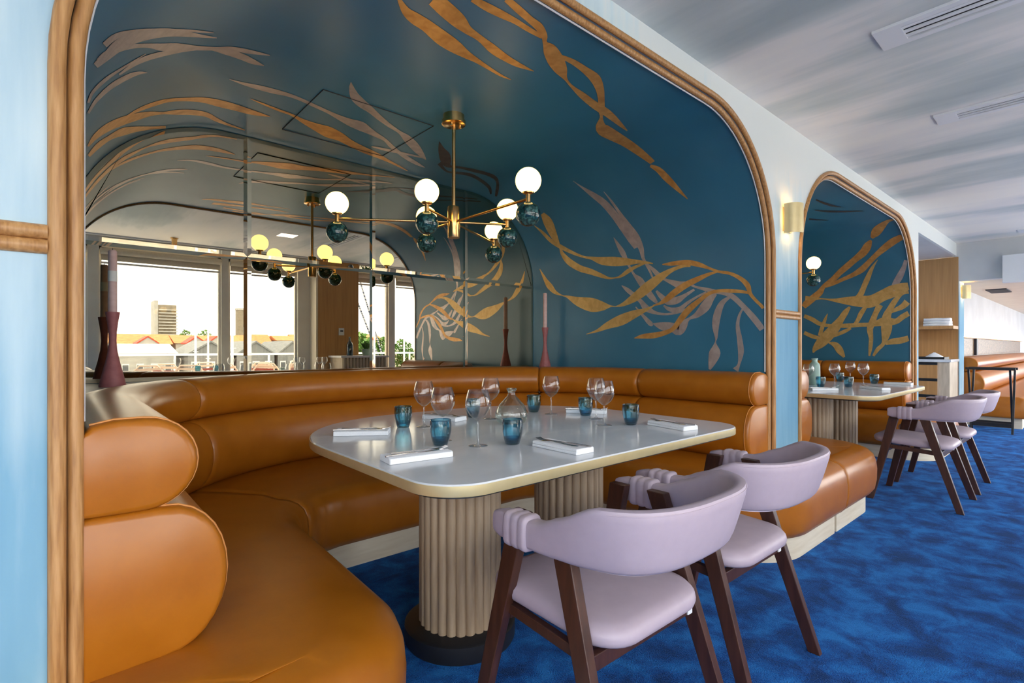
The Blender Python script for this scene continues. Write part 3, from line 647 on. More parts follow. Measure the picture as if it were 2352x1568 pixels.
# ================================================================== TABLES
TZ = 0.75
def make_table(label):
    O = Vector((1.53, 1.70, 0)); t = thing('dining_table', label, 'table', O)
    pl = rpoly([(0.70, 1.055, 0.15), (2.33, 1.055, 0.15), (2.36, 2.43, 0.62), (0.70, 2.45, 0.62)], 14); pl = [(x-O.x, y-O.y) for x, y in pl]
    def off(p, d):
        n = len(p); r = []
        for k in range(n):
            a = Vector(p[k-1]); b = Vector(p[(k+1) % n]); tg = (b-a).normalized(); r.append((p[k][0]+tg.y*d, p[k][1]-tg.x*d))
        return r
    R = [[(x, y, z) for x, y in off(pl, d)] for d, z in ((-0.02, TZ-0.020), (-0.0035, TZ-0.018), (-0.001, TZ-0.0035), (-0.004, TZ))]
    MB().rings(R).build('table_top', 'table_stone', t, 35)
    R = [[(x, y, z) for x, y in off(pl, d)] for d, z in ((-0.02, TZ-0.032), (0.0, TZ-0.032), (0.001, TZ-0.030), (0.001, TZ-0.004), (-0.003, TZ-0.004), (-0.004, TZ-0.024))]
    MB().rings(R, caps=False).build('edge_band', 'brass_pale', t, 35)
    MB().prism(off(pl, -0.015), TZ-0.040, TZ-0.0205).build('underlay', 'black_metal', t)
    for cx, cy in ((1.165, 1.63), (1.755, 1.61)):
        o = bpy.data.objects.new('pedestal', None); C.objects.link(o); o.parent = t; o.location = (cx-O.x, cy-O.y, 0)
        MB().lathe([(0.001, 0), (0.205, 0), (0.21, 0.01), (0.21, 0.062), (0.20, 0.07), (0.001, 0.07)], 40).build('plinth', 'black_metal', o, 40)
        MB().lathe([(0.136, 0.07), (0.136, TZ-0.04)], 40).build('core', 'stave_wood', o, 40)
        n = 26; me = None
        for k in range(n):
            an = 2*PI*k/n
            if me is None:
                s = MB().lathe([(0.001, 0.071), (0.0176, 0.071), (0.0182, 0.076), (0.0182, TZ-0.041), (0.001, TZ-0.041)], 12).build('stave', 'stave_wood', o, 40); me = s.data
            else:
                s = bpy.data.objects.new('stave', me); C.objects.link(s); s.parent = o
            s.location = (0.138*math.cos(an), 0.138*math.sin(an), 0); s.rotation_euler = (0, 0, an*3)
    return t
T1 = make_table('large pale marble table with brass edge on two fluted pedestals, nearest')
T2 = copy_thing(T1, 'pale marble table with brass edge in the farther booth', (1.53+3.63, 1.70, 0))
# ================================================================== TABLEWARE
def proto_wine():
    t = thing('wine_glass', '', 'wine glass', (0, 0, 0))
    p = [(0.0345, 0.0015), (0.030, 0.003), (0.010, 0.006), (0.0042, 0.012), (0.0034, 0.03), (0.0034, 0.075), (0.0050, 0.086), (0.012, 0.094), (0.030, 0.110), (0.0435, 0.134), (0.0460, 0.148), (0.0442, 0.166), (0.0390, 0.186), (0.0345, 0.199)]
    MB().lathe([(0.0345, 0.0)]+p[:7], 28).build('stem', 'glass', t, 60)
    MB().lathe([(0.001, 0.0885)]+p[7:], 28).build('bowl', 'glass', t, 60)
    MB().lathe([(0.0345, 0.1990), (0.0349, 0.1996), (0.0341, 0.1996)], 28, close=True).build('rim', 'glass', t)
    return t
def proto_tumbler():
    t = thing('tumbler', '', 'tumbler', (0, 0, 0))
    n = 48; prof = [(0.001, 0.0008), (0.0235, 0.0008), (0.0265, 0.004), (0.0325, 0.025), (0.0372, 0.050), (0.0385, 0.070), (0.0372, 0.0905)]
    rings = []
    for i, (r, z) in enumerate(prof):
        R = []
        for k in range(n):
            a = 2*PI*k/n; f = 1+(0.012*math.cos(16*a) if 1 < i < 6 else 0); R.append((r*f*math.cos(a), r*f*math.sin(a), z))
        rings.append(R)
    MB().rings(rings, caps=False).build('wall', 'glass_blue', t, 60)
    MB().lathe([(0.001, 0.010), (0.0250, 0.010), (0.031, 0.027)], 32).build('inner_base', 'glass_blue', t, 60)
    MB().lathe([(0.0366, 0.0885), (0.0382, 0.0900), (0.0374, 0.0918), (0.0362, 0.0900)], 32, close=True).build('rim', 'glass_blue', t, 60)
    return t
def proto_napkin():
    me = MB()
    R = []
    for x in (-0.098, -0.096, 0.096, 0.098):
        s = 0.92 if abs(x) > 0.097 else 1.0
        prof = [(-0.040, 0.001), (0.040, 0.001), (0.041, 0.005), (0.040, 0.0095), (0.037, 0.010), (0.039, 0.011), (0.039, 0.017), (0.036, 0.0195), (-0.034, 0.0195), (-0.039, 0.017), (-0.0405, 0.010)]
        R.append([(x, y*s, 0.001+(z-0.001)*s) for y, z in prof])
    o = me.rings([[(x*1.08, y*1.08, z) for x, y, z in r] for r in R]).build('napkin', 'linen', None, 30); return o
def proto_fork():
    t = MB(); P = [(-0.095, 0.004, 0.0026), (-0.07, 0.0045, 0.0016), (-0.02, 0.003, 0.0020), (0.03, 0.0028, 0.003), (0.045, 0.006, 0.0012), (0.058, 0.0115, -0.0002), (0.066, 0.012, 0.0002)]
    t.rings([[(x, -w, z), (x, w, z), (x, w*0.8, z+0.0016), (x, -w*0.8, z+0.0016)] for x, w, z in P])
    for y in (-0.0095, -0.0032, 0.0032, 0.0095):
        t.rings([[(x, y-w, z), (x, y+w, z), (x, y+w, z+0.0013), (x, y-w, z+0.0013)] for x, w, z in ((0.065, 0.0021, 0.0002), (0.08, 0.0018, 0.002), (0.098, 0.0012, 0.0065))])
    return t.build('fork', 'steel', None, 40)
def proto_knife():
    t = MB(); P = [(-0.105, 0.004, 0.0042), (-0.06, 0.0048, 0.0046), (-0.005, 0.004, 0.0040), (0.005, 0.0046, 0.002), (0.03, 0.0085, 0.0014), (0.07, 0.0090, 0.0012), (0.095, 0.006, 0.0010), (0.108, 0.0015, 0.0008)]
    t.rings([[(x, -w*0.9, 0), (x, w*0.6, 0), (x, w*0.6, h), (x, -w*0.9, h)] for x, w, h in P])
    return t.build('knife', 'steel', None, 40)
PW, PT, PN, PF, PK = proto_wine(), proto_tumbler(), proto_napkin(), proto_fork(), proto_knife()
tag(PN, '', 'napkin'); tag(PF, '', 'fork'); tag(PK, '', 'knife')
used = set()
def place(proto, label, loc, rz=0, group=None):
    if proto.name not in used:
        used.add(proto.name); o = proto; o.location = loc; o.rotation_euler = (0, 0, rz); o['label'] = label; o['group'] = group; return o
    return copy_thing(proto, label, loc, rz, group)
for (u, v), lab in [((974, 980), 'clear wine glass behind and left, right of the leftmost blue tumbler'), ((1017, 1012), 'clear wine glass standing just behind the front-left blue tumbler'),
                    ((1098, 1024), 'clear wine glass nearest the table front, between two blue tumblers'), ((1127, 962), 'clear wine glass at the back, just left of the round carafe'),
                    ((1266, 951), 'clear wine glass standing alone at the back, right of the carafe'), ((1369, 962), 'clear wine glass behind another one, right of the back-right blue tumbler'),
                    ((1388, 977), 'clear wine glass in front of another, left of the rightmost blue tumbler')]:
    p = on_z(u, v, TZ); place(PW, lab, (p.x, p.y, TZ), 0, 'wine glasses on the near table')
for (u, v), lab in [((926, 981), 'ribbed blue tumbler, leftmost on the near table'), ((1012, 1022), 'ribbed blue tumbler at front left behind a folded napkin'),
                    ((1177, 1020), 'ribbed blue tumbler at the table front before the carafe'), ((1086, 958), 'ribbed blue tumbler at the back, partly behind a wine glass'),
                    ((1226, 946), 'ribbed blue tumbler at the back, right beside the carafe'), ((1345, 954), 'ribbed blue tumbler at back right in front of a folded napkin'),
                    ((1449, 975), 'ribbed blue tumbler, rightmost on the near table')]:
    p = on_z(u, v, TZ); place(PT, lab, (p.x, p.y, TZ), 0.3*u, 'tumblers on the near table')
ca = thing('carafe', 'round-bellied clear glass carafe with narrow neck in the middle of the near table', 'carafe', on_z(1175, 972, TZ))
MB().lathe([(0.001, 0.001), (0.052, 0.001), (0.066, 0.008), (0.075, 0.030), (0.0735, 0.055), (0.058, 0.085), (0.034, 0.112), (0.0185, 0.128), (0.0165, 0.140), (0.0195, 0.152)], 36).build('body', 'glass_carafe', ca, 60)
MB().lathe([(0.0192, 0.150), (0.0235, 0.154), (0.0240, 0.160), (0.0195, 0.1615), (0.0175, 0.157)], 30, close=True).build('lip', 'glass_carafe', ca, 60)
# napkins with cutlery: two pixel ends of the long axis
for (a, b, lab, flip) in [((770, 992), (895, 990), 'at the left end of the near table', 0), ((880, 1055), (1030, 1036), 'at the front left of the near table', 0),
                    ((1360, 1038), (1230, 1012), 'at the front of the near table', 0), ((1605, 986), (1488, 966), 'at the right end of the near table', 0),
                    ((1310, 942), (1385, 944), 'at the back right of the near table', 0), ((990, 955), (1052, 961), 'at the back left of the near table', 0)]:
    p = on_z(*a, TZ+0.01); q = on_z(*b, TZ+0.01); c = (p+q)/2; an = math.atan2(q.y-p.y, q.x-p.x)
    place(PN, 'white folded linen napkin '+lab, (c.x, c.y, TZ), an, 'napkins on the near table')
    d = Vector((math.cos(an), math.sin(an), 0)); e = Vector((-d.y, d.x, 0))
    f = c+d*0.012+e*0.010; place(PF, 'steel fork on the napkin '+lab, (f.x, f.y, TZ+0.0200), an, 'forks on the near table')
    f = c-d*0.006-e*0.012; place(PK, 'steel knife on the napkin '+lab, (f.x, f.y, TZ+0.0198), an+0.08, 'knives on the near table')
# farther table
for (u, v), lab in [((1857, 887), 'clear wine glass, leftmost on the farther table beside the green vase'), ((1917, 885), 'clear wine glass, second from the vase on the farther table'),
                    ((1953, 876), 'clear wine glass at the back of the farther table'), ((1983, 884), 'clear wine glass, rightmost on the farther table')]:
    p = on_z(u, v, TZ); place(PW, lab, (p.x, p.y, TZ), 0, 'wine glasses on the farther table')
for (u, v), lab in [((1885, 889), 'ribbed blue tumbler in front of the green vase on the farther table'), ((1929, 876), 'ribbed blue tumbler at the back of the farther table'),
                    ((1949, 889), 'ribbed blue tumbler at the front of the farther table'), ((2008, 881), 'ribbed blue tumbler, rightmost on the farther table')]:
    p = on_z(u, v, TZ); place(PT, lab, (p.x, p.y, TZ), 0.3*u, 'tumblers on the farther table')
for (a, b, lab) in [((1868, 893), (1910, 893), 'at the left of the farther table'), ((2045, 894), (1975, 888), 'at the front of the farther table'), ((2098, 882), (2030, 879), 'at the right of the farther table')]:
    p = on_z(*a, TZ+0.01); q = on_z(*b, TZ+0.01); c = (p+q)/2; an = math.atan2(q.y-p.y, q.x-p.x)
    place(PN, 'white folded linen napkin '+lab, (c.x, c.y, TZ), an, 'napkins on the farther table')
    d = Vector((math.cos(an), math.sin(an), 0)); e = Vector((-d.y, d.x, 0))
    f = c+d*0.012+e*0.010; place(PF, 'steel fork on the napkin '+lab, (f.x, f.y, TZ+0.0200), an, 'forks on the farther table')
    f = c-d*0.006-e*0.012; place(PK, 'steel knife on the napkin '+lab, (f.x, f.y, TZ+0.0198), an+0.08, 'knives on the farther table')
p = on_z(1871, 883, TZ); va = thing('vase', 'pale green ceramic bottle vase on the farther table', 'vase', p)
MB().lathe([(0.001, 0), (0.044, 0), (0.048, 0.01), (0.047, 0.12), (0.046, 0.17), (0.040, 0.195), (0.024, 0.212), (0.022, 0.235)], 32).build('body', 'ceramic_green', va, 50)
MB().lathe([(0.022, 0.233), (0.027, 0.237), (0.027, 0.245), (0.019, 0.245), (0.018, 0.2)], 32).build('lip', 'ceramic_green', va, 50)
# ================================================================== CHAIRS
def make_chair():
    t = thing('dining_chair', '', 'chair', (0, 0, 0))
    # wraparound back and arms: half path from left arm tip round the back to the right arm tip
    U = []
    for k in range(49):
        f = -1+2*k/48; s = abs(f); sg = 1 if f > 0 else -1
        if s > 0.66: q = (s-0.66)/0.34; x = 0.262-0.006*q*q; y = -0.09+0.230*q
        else: an = s/0.66*PI/2; x = 0.262*math.sin(an)**0.70; y = -0.09-0.225*math.cos(an)**0.70
        U.append((sg*x if s > 1e-6 else 0.0, y, s))
    rings = []
    for k, (x, y, s) in enumerate(U):
        a = U[max(k-1, 0)]; b = U[min(k+1, 48)]; tg = Vector((b[0]-a[0], b[1]-a[1], 0)).normalized(); nn = Vector((-tg.y, tg.x, 0))   # towards the sitter
        e = min(1, max(0, (0.78-s)/0.30)); e = e*e*(3-2*e)               # 0 on the arms, 1 on the back
        zt = 0.676+0.080*e; zb = 0.604-0.002*e; th = 0.026-0.006*e; lean = -0.022*e
        if k in (0, 48): zt -= 0.008; zb += 0.008; th *= 0.8
        zm = (zt+zb)/2; h = (zt-zb)/2; R = []
        for m in range(16):
            an = 2*PI*m/16; ca, sa = math.cos(an), math.sin(an)
            px = th*math.copysign(abs(ca)**0.55, ca); pz = h*math.copysign(abs(sa)**0.45, sa)
            ln = lean*(pz/h) if h else 0
            q = Vector((x, y, 0))+nn*(px+0.0-ln*-1); R.append((q.x, q.y, zm+pz))
        rings.append(R)
    band = MB().rings(rings).build('backrest', 'lilac', t, 60)
    # welt along the lower and upper edge of the back
    for idx in (12, ):
        MB().tube([Vector(r[idx])+Vector((0, 0, -0.001)) for r in rings[4:45]], 0.0022, 6).build('piping', 'stitch_light', band, 60)
    MB().tube([Vector(r[6 if True else 2])+Vector((0, 0, 0.001)) for r in rings[13:36]], 0.0014, 6).build('piping', 'lilac', band, 60)
    # arm wraps: three overlapping folds
    for sg in (-1, 1):
        R = []
        for j in range(19):
            q = j/18; y = 0.000+0.084*q; rip = 0.0030*abs(math.sin(q*PI*3))**0.6; g = 0.006+rip
            if j in (0, 18): g = 0.001
            R.append([(sg*0.262+0.95*(0.026+g)*math.copysign(abs(math.cos(2*PI*m/16))**0.5, math.cos(2*PI*m/16)), y, 0.640+(0.036+g)*math.copysign(abs(math.sin(2*PI*m/16))**0.5, math.sin(2*PI*m/16))) for m in range(16)])
        MB().rings(R).build('arm_wrap', 'lilac', t, 50)
        # wooden arm tucked inside the band
        MB().bar((sg*0.252, 0.12, 0.640), (sg*0.252, -0.10, 0.640), 0.018, 0.030).build('arm_rail', 'walnut', t, bevel=0.003)
        # legs: inverted V
        for y0, y1, nm in ((0.100, 0.25, 'leg'), (-0.040, -0.255, 'leg')):
            w0, w1 = 0.030, 0.020; xt, xb = sg*0.211, sg*0.252
            d = 1 if y1 > y0 else -1
            R = []
            for f in (0.0, 0.35, 1.0):
                y = y0+(y1-y0)*f; x = xt+(xb-xt)*f; z = (0.664 if y1 > 0 else 0.668)*(1-f); w = w0+(w1-w0)*f; th = 0.0155-0.003*f
                R.append([(x-th, y-w, z), (x+th, y-w, z), (x+th, y+w, z), (x-th, y+w, z)])
            MB().rings(R).build(nm, 'walnut', t, bevel=0.003)
        MB().bar((sg*0.212, 0.160, 0.392), (sg*0.212, -0.150, 0.372), 0.022, 0.028).build('side_rail', 'walnut', t, bevel=0.003)
    for y, z in ((0.150, 0.380), (-0.140, 0.366)):
        MB().bar((-0.215, y, z), (0.215, y, z), 0.022, 0.040).build('cross_rail', 'walnut', t, bevel=0.003)
    # seat: rounded trapezoid cushion
    pl = rpoly([(-0.212, -0.205, 0.10), (0.212, -0.205, 0.10), (0.226, 0.255, 0.09), (-0.226, 0.255, 0.09)], 8)
    R = []
    for s, z in ((0.86, 0.402), (0.95, 0.405), (0.985, 0.413), (1.0, 0.425), (0.99, 0.439), (0.95, 0.450), (0.85, 0.457), (0.6, 0.461), (0.3, 0.462)):
        R.append([(x*s, 0.02+(y-0.02)*s, z+0.045*(y*s)) for x, y in pl])
    MB().rings(R).build('seat', 'lilac', t, 60)
    MB().box(0.185, 0.207, -0.156, -0.152, 0.350, 0.366).build('tag', 'white_paint', t)
    return t
CH = make_chair()
for i, (x, y, rz, lab) in enumerate([(1.145, 0.925, -0.01, 'lilac leather armchair with dark A-frame legs, nearest, at the left of the near table'),
                    (1.80, 0.94, 0.0, 'lilac leather armchair with dark A-frame legs beside the nearest chair, before the pillar'),
                    (4.72, 0.875, 0.0, 'lilac leather armchair with dark A-frame legs, nearer one at the farther table'),
                    (5.42, 0.875, 0.0, 'lilac leather armchair with dark A-frame legs, farthest chair at the farther table')]):
    place(CH, lab, (x, y, 0), rz, 'armchairs along the aisle')
# ================================================================== CHANDELIERS
ZTOP = VA[0][2]
def make_chandelier():
    t = thing('chandelier', '', 'chandelier', (0, 0, 0)); za = 1.787; zc = ZTOP
    cp = MB().lathe([(0.001, zc), (0.058, zc), (0.058, zc-0.030), (0.066, zc-0.032), (0.066, zc-0.050), (0.062, zc-0.053), (0.001, zc-0.053)], 36).build('canopy', 'brass', t, 40)
    for s in (-1, 1): MB().lathe([(0.008, zc-0.053), (0.008, zc-0.070), (0.001, zc-0.072)], 14, (s*0.028, -0.02, 0)).build('canopy_screw', 'brass', cp, 40)
    MB().lathe([(0.0105, 1.86), (0.0105, zc-0.05)], 18).build('stem', 'brass', t, 60)
    MB().lathe([(0.001, 1.70), (0.032, 1.70), (0.0335, 1.702), (0.0335, 1.868), (0.032, 1.871), (0.001, 1.871)], 32).build('hub', 'brass', t, 40)
    glob = {}
    for k, (an, ln) in enumerate([(-90, 0.60), (-30, 0.30), (30, 0.62), (90, 0.28), (146, 0.62), (209, 0.30)]):
        a = math.radians(an); ex, ey = ln*math.cos(a), ln*math.sin(a)
        arm = MB().tube([(0.03*math.cos(a), 0.03*math.sin(a), za), (ex, ey, za)], 0.0065, 12).build('arm', 'brass', t, 60)
        def sub(nm, mk, m):
            if nm not in glob: o = mk().build(nm, m, arm, 50); glob[nm] = o.data
            else: o = bpy.data.objects.new(nm, glob[nm]); C.objects.link(o); o.parent = arm
            o.location = (ex, ey, za)
        sub('socket', lambda: MB().lathe([(0.001, -0.020), (0.011, -0.020), (0.011, 0.020), (0.026, 0.024), (0.028, 0.034), (0.001, 0.034)], 24), 'brass')
        sub('ball_collar', lambda: MB().lathe([(0.001, -0.020), (0.020, -0.020), (0.023, -0.026), (0.001, -0.026)], 24), 'brass')
        sub('globe', lambda: MB().sphere((0, 0, 0.083), 0.060, 32, 20), 'globe')
        sub('marble_ball', lambda: MB().sphere((0, 0, -0.072), 0.057, 32, 20), 'marble_green')
    return t
CL = make_chandelier()
place(CL, 'six-globe brass chandelier with green marble balls over the near table', (1.64, 2.356, 0), 0)
place(CL, 'six-globe brass chandelier in the farther booth, mostly hidden by the pillar', (5.22, 2.356, 0), 0)
# ================================================================== CANDLES
def candle(x, y, lab, band):
    z = 0.912; st = MB().lathe([(0.001, 0), (0.052, 0), (0.053, 0.006), (0.044, 0.05), (0.030, 0.11), (0.0185, 0.17), (0.0150, 0.22), (0.0165, 0.26), (0.022, 0.31), (0.0285, 0.352), (0.0285, 0.356), (0.0195, 0.356), (0.0195, 0.345), (0.001, 0.345)], 32).build('candlestick', 'candle_base', None, 40)
    st.location = (x, y, z); tag(st, 'dusky rose waisted candlestick on the ledge '+lab, 'candlestick', 'candlesticks in the near booth')
    c = thing('candle', 'tall pale pink candle in the rose candlestick '+lab, 'candle', (x, y, z+0.346), 0, 'candles in the near booth')
    MB().lathe([(0.001, 0), (0.0182, 0), (0.0176, 0.298), (0.014, 0.304), (0.001, 0.305)], 28).build('wax', 'candle_wax', c, 40)
    if band: MB().lathe([(0.0186, 0.155), (0.0184, 0.205)], 28).build('paper_band', 'candle_band', c, 60)
    MB().lathe([(0.001, 0.304), (0.0014, 0.304), (0.001, 0.314)], 8).build('wick', 'black_metal', c)
candle(0.20, 3.12, 'at the left by the mirror', True)
candle(3.137, 3.148, 'at the right by the blue wall', False)
# ================================================================== WALL SCONCES
def sconce(x, y, z, lab, glow=True):
    t = thing('wall_sconce', lab, 'wall lamp', (x, y, z), 0, 'brass wall sconces')
    MB().box(-0.055, 0.055, -0.012, 0, -0.075, 0.075).build('back_plate', 'brass_pale', t)
    def shell(r): return [(-r, -0.012)]+[(-r*math.cos(PI*k/18), -0.035-0.062*math.sin(PI*k/18)*r/0.07) for k in range(19)]+[(r, -0.012)]
    o = shell(0.070); i = shell(0.066); n = len(o); top = []; vs = []; fs = []
    for z0 in (-0.092, 0.092):
        for p in (o, i):
            for k, (px, py) in enumerate(p):
                zz = z0
                if z0 < 0: zz = z0+0.055*max(0, (px/0.07))**1.5      # scooped lower rim
                vs.append((px, py, zz))
    for k in range(n-1):
        fs += [(k, k+1, 2*n+k+1, 2*n+k), (n+k, 3*n+k, 3*n+k+1, n+k+1), (k, n+k, n+k+1, k+1), (2*n+k, 2*n+k+1, 3*n+k+1, 3*n+k)]
    MB().add(vs, fs).build('shade', 'brass_pale', t, 40)
    MB().lathe([(0.001, -0.055), (0.016, -0.055), (0.016, 0.055), (0.001, 0.055)], 16, (0, -0.040, 0)).build('bulb', 'sconce_glow', t, 40)
sconce(3.487, WY, 1.905, 'pale brass wall sconce on the pillar between the two arches')
sconce(9.45, WY-0.03, 1.86, 'pale brass wall sconce on the pier at the end of the aisle')
# ================================================================== CEILING FITTINGS
def vent(x0, x1, y0, y1, z, lab):
    t = thing('ceiling_vent', lab, 'air vent', ((x0+x1)/2, (y0+y1)/2, z), 0, 'slot vents in the aisle ceiling'); w = (x1-x0)/2; l = (y1-y0)/2
    f = MB(); f.box(-w, w, l-0.10, l, -0.012, 0); f.box(-w, w, -l, -l+0.10, -0.012, 0); f.box(-w, -w+0.035, -l+0.10, l-0.10, -0.012, 0); f.box(w-0.035, w, -l+0.10, l-0.10, -0.012, 0)
    f.build('frame', 'vent_metal', t)
    MB().box(-w+0.035, w-0.035, -l+0.1, l-0.1, -0.002, -0.001).build('slot', 'vent_dark', t)
    iw = 2*w-0.07
    for k in range(3):
        cx = -w+0.035+iw*(k+0.5)/3-0.004
        MB().bar((cx, -l+0.1, -0.007), (cx, l-0.1, -0.007), iw/3-0.022, 0.006).build('louvre', 'vent_metal', t)
vent(2.76, 2.96, -0.75, 0.69, ZC, 'long white slot vent in the ceiling, nearest the camera')
vent(4.04, 4.22, -0.75, 0.69, ZC, 'long white slot vent in the ceiling, second from the camera')
vent(8.75, 8.95, -0.75, 0.69, ZC, 'long white slot vent at the far end of the ceiling')
dl = thing('recessed_light', 'square recessed ceiling light glowing white, seen in the mirror', 'ceiling light', (2.2, -0.02, ZC))
MB().box(-0.11, 0.11, -0.11, 0.11, -0.004, 0).build('frame', 'white_paint', dl); MB().box(-0.10, 0.10, -0.10, 0.10, -0.006, -0.0041).build('diffuser', 'lamp_glow', dl)
spt = thing('ceiling_spot', 'small brass spotlight on the ceiling near the windows', 'ceiling light', (1.15, -1.16, ZC))
MB().lathe([(0.001, 0), (0.045, 0), (0.045, -0.01), (0.032, -0.012), (0.032, -0.09), (0.028, -0.09), (0.026, -0.06), (0.001, -0.06)], 24).build('body', 'brass', spt, 40)
MB().lathe([(0.001, -0.064), (0.025, -0.064)], 20).build('lens', 'lamp_glow', spt)
# ================================================================== PASSAGE SIDEBOARD
sb = thing('drawer_cabinet', 'oak service cabinet with black pull slots at the end of the passage', 'cabinet', (8.98, 1.9, 0))
MB().box(-0.29, 0.275, -0.585, 0.6, 0, 0.905).build('carcass', 'oak_pale', sb)
MB().box(-0.31, 0.278, -0.60, 0.61, 0.905, 0.940).build('countertop', 'table_stone', sb)
for k in range(4):
    z1 = 0.865-k*0.215
    d = MB().box(-0.312, -0.291, -0.46, 0.55, z1-0.175, z1).build('drawer', 'veneer', sb)
    MB().box(-0.3125, -0.291, -0.46, 0.55, z1+0.002, z1+0.036).build('pull_slot', 'black_metal', d)
sh = MB().box(8.90, 9.259, WY-0.02, 2.6, 1.345, 1.385).build('wall_shelf', 'veneer', None); tag(sh, 'oak wall shelf above the service cabinet', 'shelf')
def towel(x, y, z, lab, rz):
    R = []
    for k in range(9):
        f = -1+k/4; e = 1 if abs(f) < 0.99 else 0.8
        R.append([(f*0.14, -0.11*e, z), (f*0.14, 0.11*e, z), (f*0.14, 0.118*e, z+0.018), (f*0.14, 0.105*e, z+0.034+0.002*math.cos(5*f)), (f*0.14, -0.105*e, z+0.034), (f*0.14, -0.118*e, z+0.018)])
    o = MB().rings([[(a, b, c-z) for a, b, c in r] for r in R]).build('folded_napkin', 'linen', None, 50); o.location = (x, y, z); o.rotation_euler = (0, 0, rz); tag(o, lab, 'napkin', 'folded linen on the passage shelf')
for k, w in enumerate(('bottom', 'middle', 'top')): towel(9.08, 1.50, 1.386+k*0.0365, 'folded white linen on the oak shelf, %s of the stack' % w, 1.5+0.05*k)
tr = thing('serving_tray', 'dark tray on the service cabinet counter', 'tray', (8.86, 1.62, 0.941))
MB().box(-0.16, 0.16, -0.25, 0.25, 0, 0.012).build('base', 'black_metal', tr); rim = MB()
for a in ((-0.16, -0.25, -0.15, 0.25), (0.15, -0.25, 0.16, 0.25), (-0.16, -0.25, 0.16, -0.24), (-0.16, 0.24, 0.16, 0.25)): rim.box(a[0], a[2], a[1], a[3], 0.012, 0.03)
rim.build('rim', 'black_metal', tr)
for (y, s, lab) in ((1.50, 1, 'white napkin heaped on the dark tray, right side'), (1.78, 0.8, 'white napkin peaked on the dark tray, left side')):
    R = [[(0.06*r*math.cos(a)*(1+0.15*math.sin(3*a)), 0.10*r*s*math.sin(a), z) for a in [2*PI*k/12 for k in range(12)]] for r, z in ((1.0, 0), (0.95, 0.02), (0.5, 0.05), (0.1, 0.075*s))]
    o = MB().rings(R).build('crumpled_napkin', 'linen', None, 60); o.location = (8.86, y, 0.954); tag(o, lab, 'napkin')
# ================================================================== FAR ROOM
fb = thing('banquette', 'tan leather banquette in the room beyond the passage', 'banquette', (12.6, 1.0, 0))
def hbar(prof, x0, x1, nm, m='leather'):
    MB().rings([[(x0+dx, y*s+(1-s)*cy, z*s+(1-s)*cz) for (y, z) in prof] for dx, s in ((0.0, 0.9), (0.01, 0.97), (0.03, 1.0)) for cy, cz in [(sum(p[0] for p in prof)/len(prof), sum(p[1] for p in prof)/len(prof))]]+[[(x1, y, z) for y, z in prof]]).build(nm, m, fb, 50)
up = [(0.42, 0.76)]+[(0.27-0.12*math.sin(PI*k/12), 0.86-0.10*math.cos(PI*k/12)) for k in range(13)]+[(0.42, 0.96)]
lo = [(0.42, 0.42)]+[(0.22-0.14*math.sin(PI*k/12), 0.59-0.165*math.cos(PI*k/12)) for k in range(13)]+[(0.42, 0.755)]
hbar(up, -2.95, 6, 'upper_roll'); hbar(lo, -2.95, 6, 'lower_roll')
st = [(0.42, 0.14), (-0.30, 0.14), (-0.335, 0.17), (-0.345, 0.25), (-0.34, 0.34), (-0.31, 0.41), (-0.25, 0.43), (0.42, 0.43)]
hbar(st, -2.95, 6, 'seat'); MB().box(-2.88, 6, -0.28, 0.42, 0, 0.14).build('plinth', 'plinth_wood', fb)
mn = thing('wall_mirror', 'low strip mirror with painted brown reflections and warm light line above the far banquette', 'mirror', (12.6, WY+0.10, 0.97))
MB().box(-2.9, 6, -0.015, -0.002, 0.0, 0.27).build('reflection_panel', 'painted_reflection', mn); MB().box(-2.97, -2.9, -0.05, -0.002, -0.02, 0.29).build('end_frame', 'dark_leather', mn)
MB().box(-2.9, 6, -0.05, -0.002, 0.27, 0.285).build('head_rail', 'veneer', mn); MB().box(-2.9, 6, -0.045, -0.03, 0.286, 0.292).build('light_strip', 'led_glow', mn)
MB().box(-1.2, -1.05, -0.05, -0.016, 0, 0.27).build('divider', 'dark_leather', mn)
ts = thing('tray_stand', 'black folding tray stand before the far banquette', 'tray stand', (9.2, 0.97, 0), PI/2)
for x in (-0.20, 0.20):
    for s in (-1, 1): MB().bar((x+0.012*s, -0.16*s, 0.0), (x+0.012*s, 0.13*s, 0.82), 0.022, 0.022).build('leg', 'black_metal', ts)
for s in (-1, 1):
    MB().bar((-0.24, 0.13*s, 0.82), (0.24, 0.13*s, 0.82), 0.03, 0.03).build('top_rail', 'black_metal', ts)
    MB().bar((-0.20, -0.125*s, 0.10), (0.20, -0.125*s, 0.10), 0.018, 0.05).build('stretcher', 'black_metal', ts)
# ================================================================== WINDOW SIDE (seen in the mirror)
def window_table(x, y, lab):
    t = thing('side_table', lab, 'table', (x, y, 0), 0, 'small tables along the windows')
    pl = rpoly([(-0.45, -0.35, 0.08), (0.45, -0.35, 0.08), (0.45, 0.35, 0.08), (-0.45, 0.35, 0.08)], 6)
    MB().prism(pl, 0.73, 0.75).build('table_top', 'table_stone', t); MB().prism([(a*1.003, b*1.003) for a, b in pl], 0.715, 0.7299).build('edge_band', 'brass_pale', t)
    MB().lathe([(0.001, 0), (0.22, 0), (0.22, 0.02), (0.035, 0.03), (0.035, 0.715)], 24).build('pedestal', 'black_metal', t, 40)
window_table(1.55, -1.45, 'small marble window table with two blue tumblers, seen in the mirror')
window_table(2.85, -1.05, 'small marble window table with wine glasses before the oak column, seen in the mirror')
for x, lab in ((1.46, 'left'), (1.68, 'right')): place(PT, 'ribbed blue tumbler on the window table in the mirror, %s one' % lab, (x, -1.42, TZ), 0, 'tumblers on the window table')
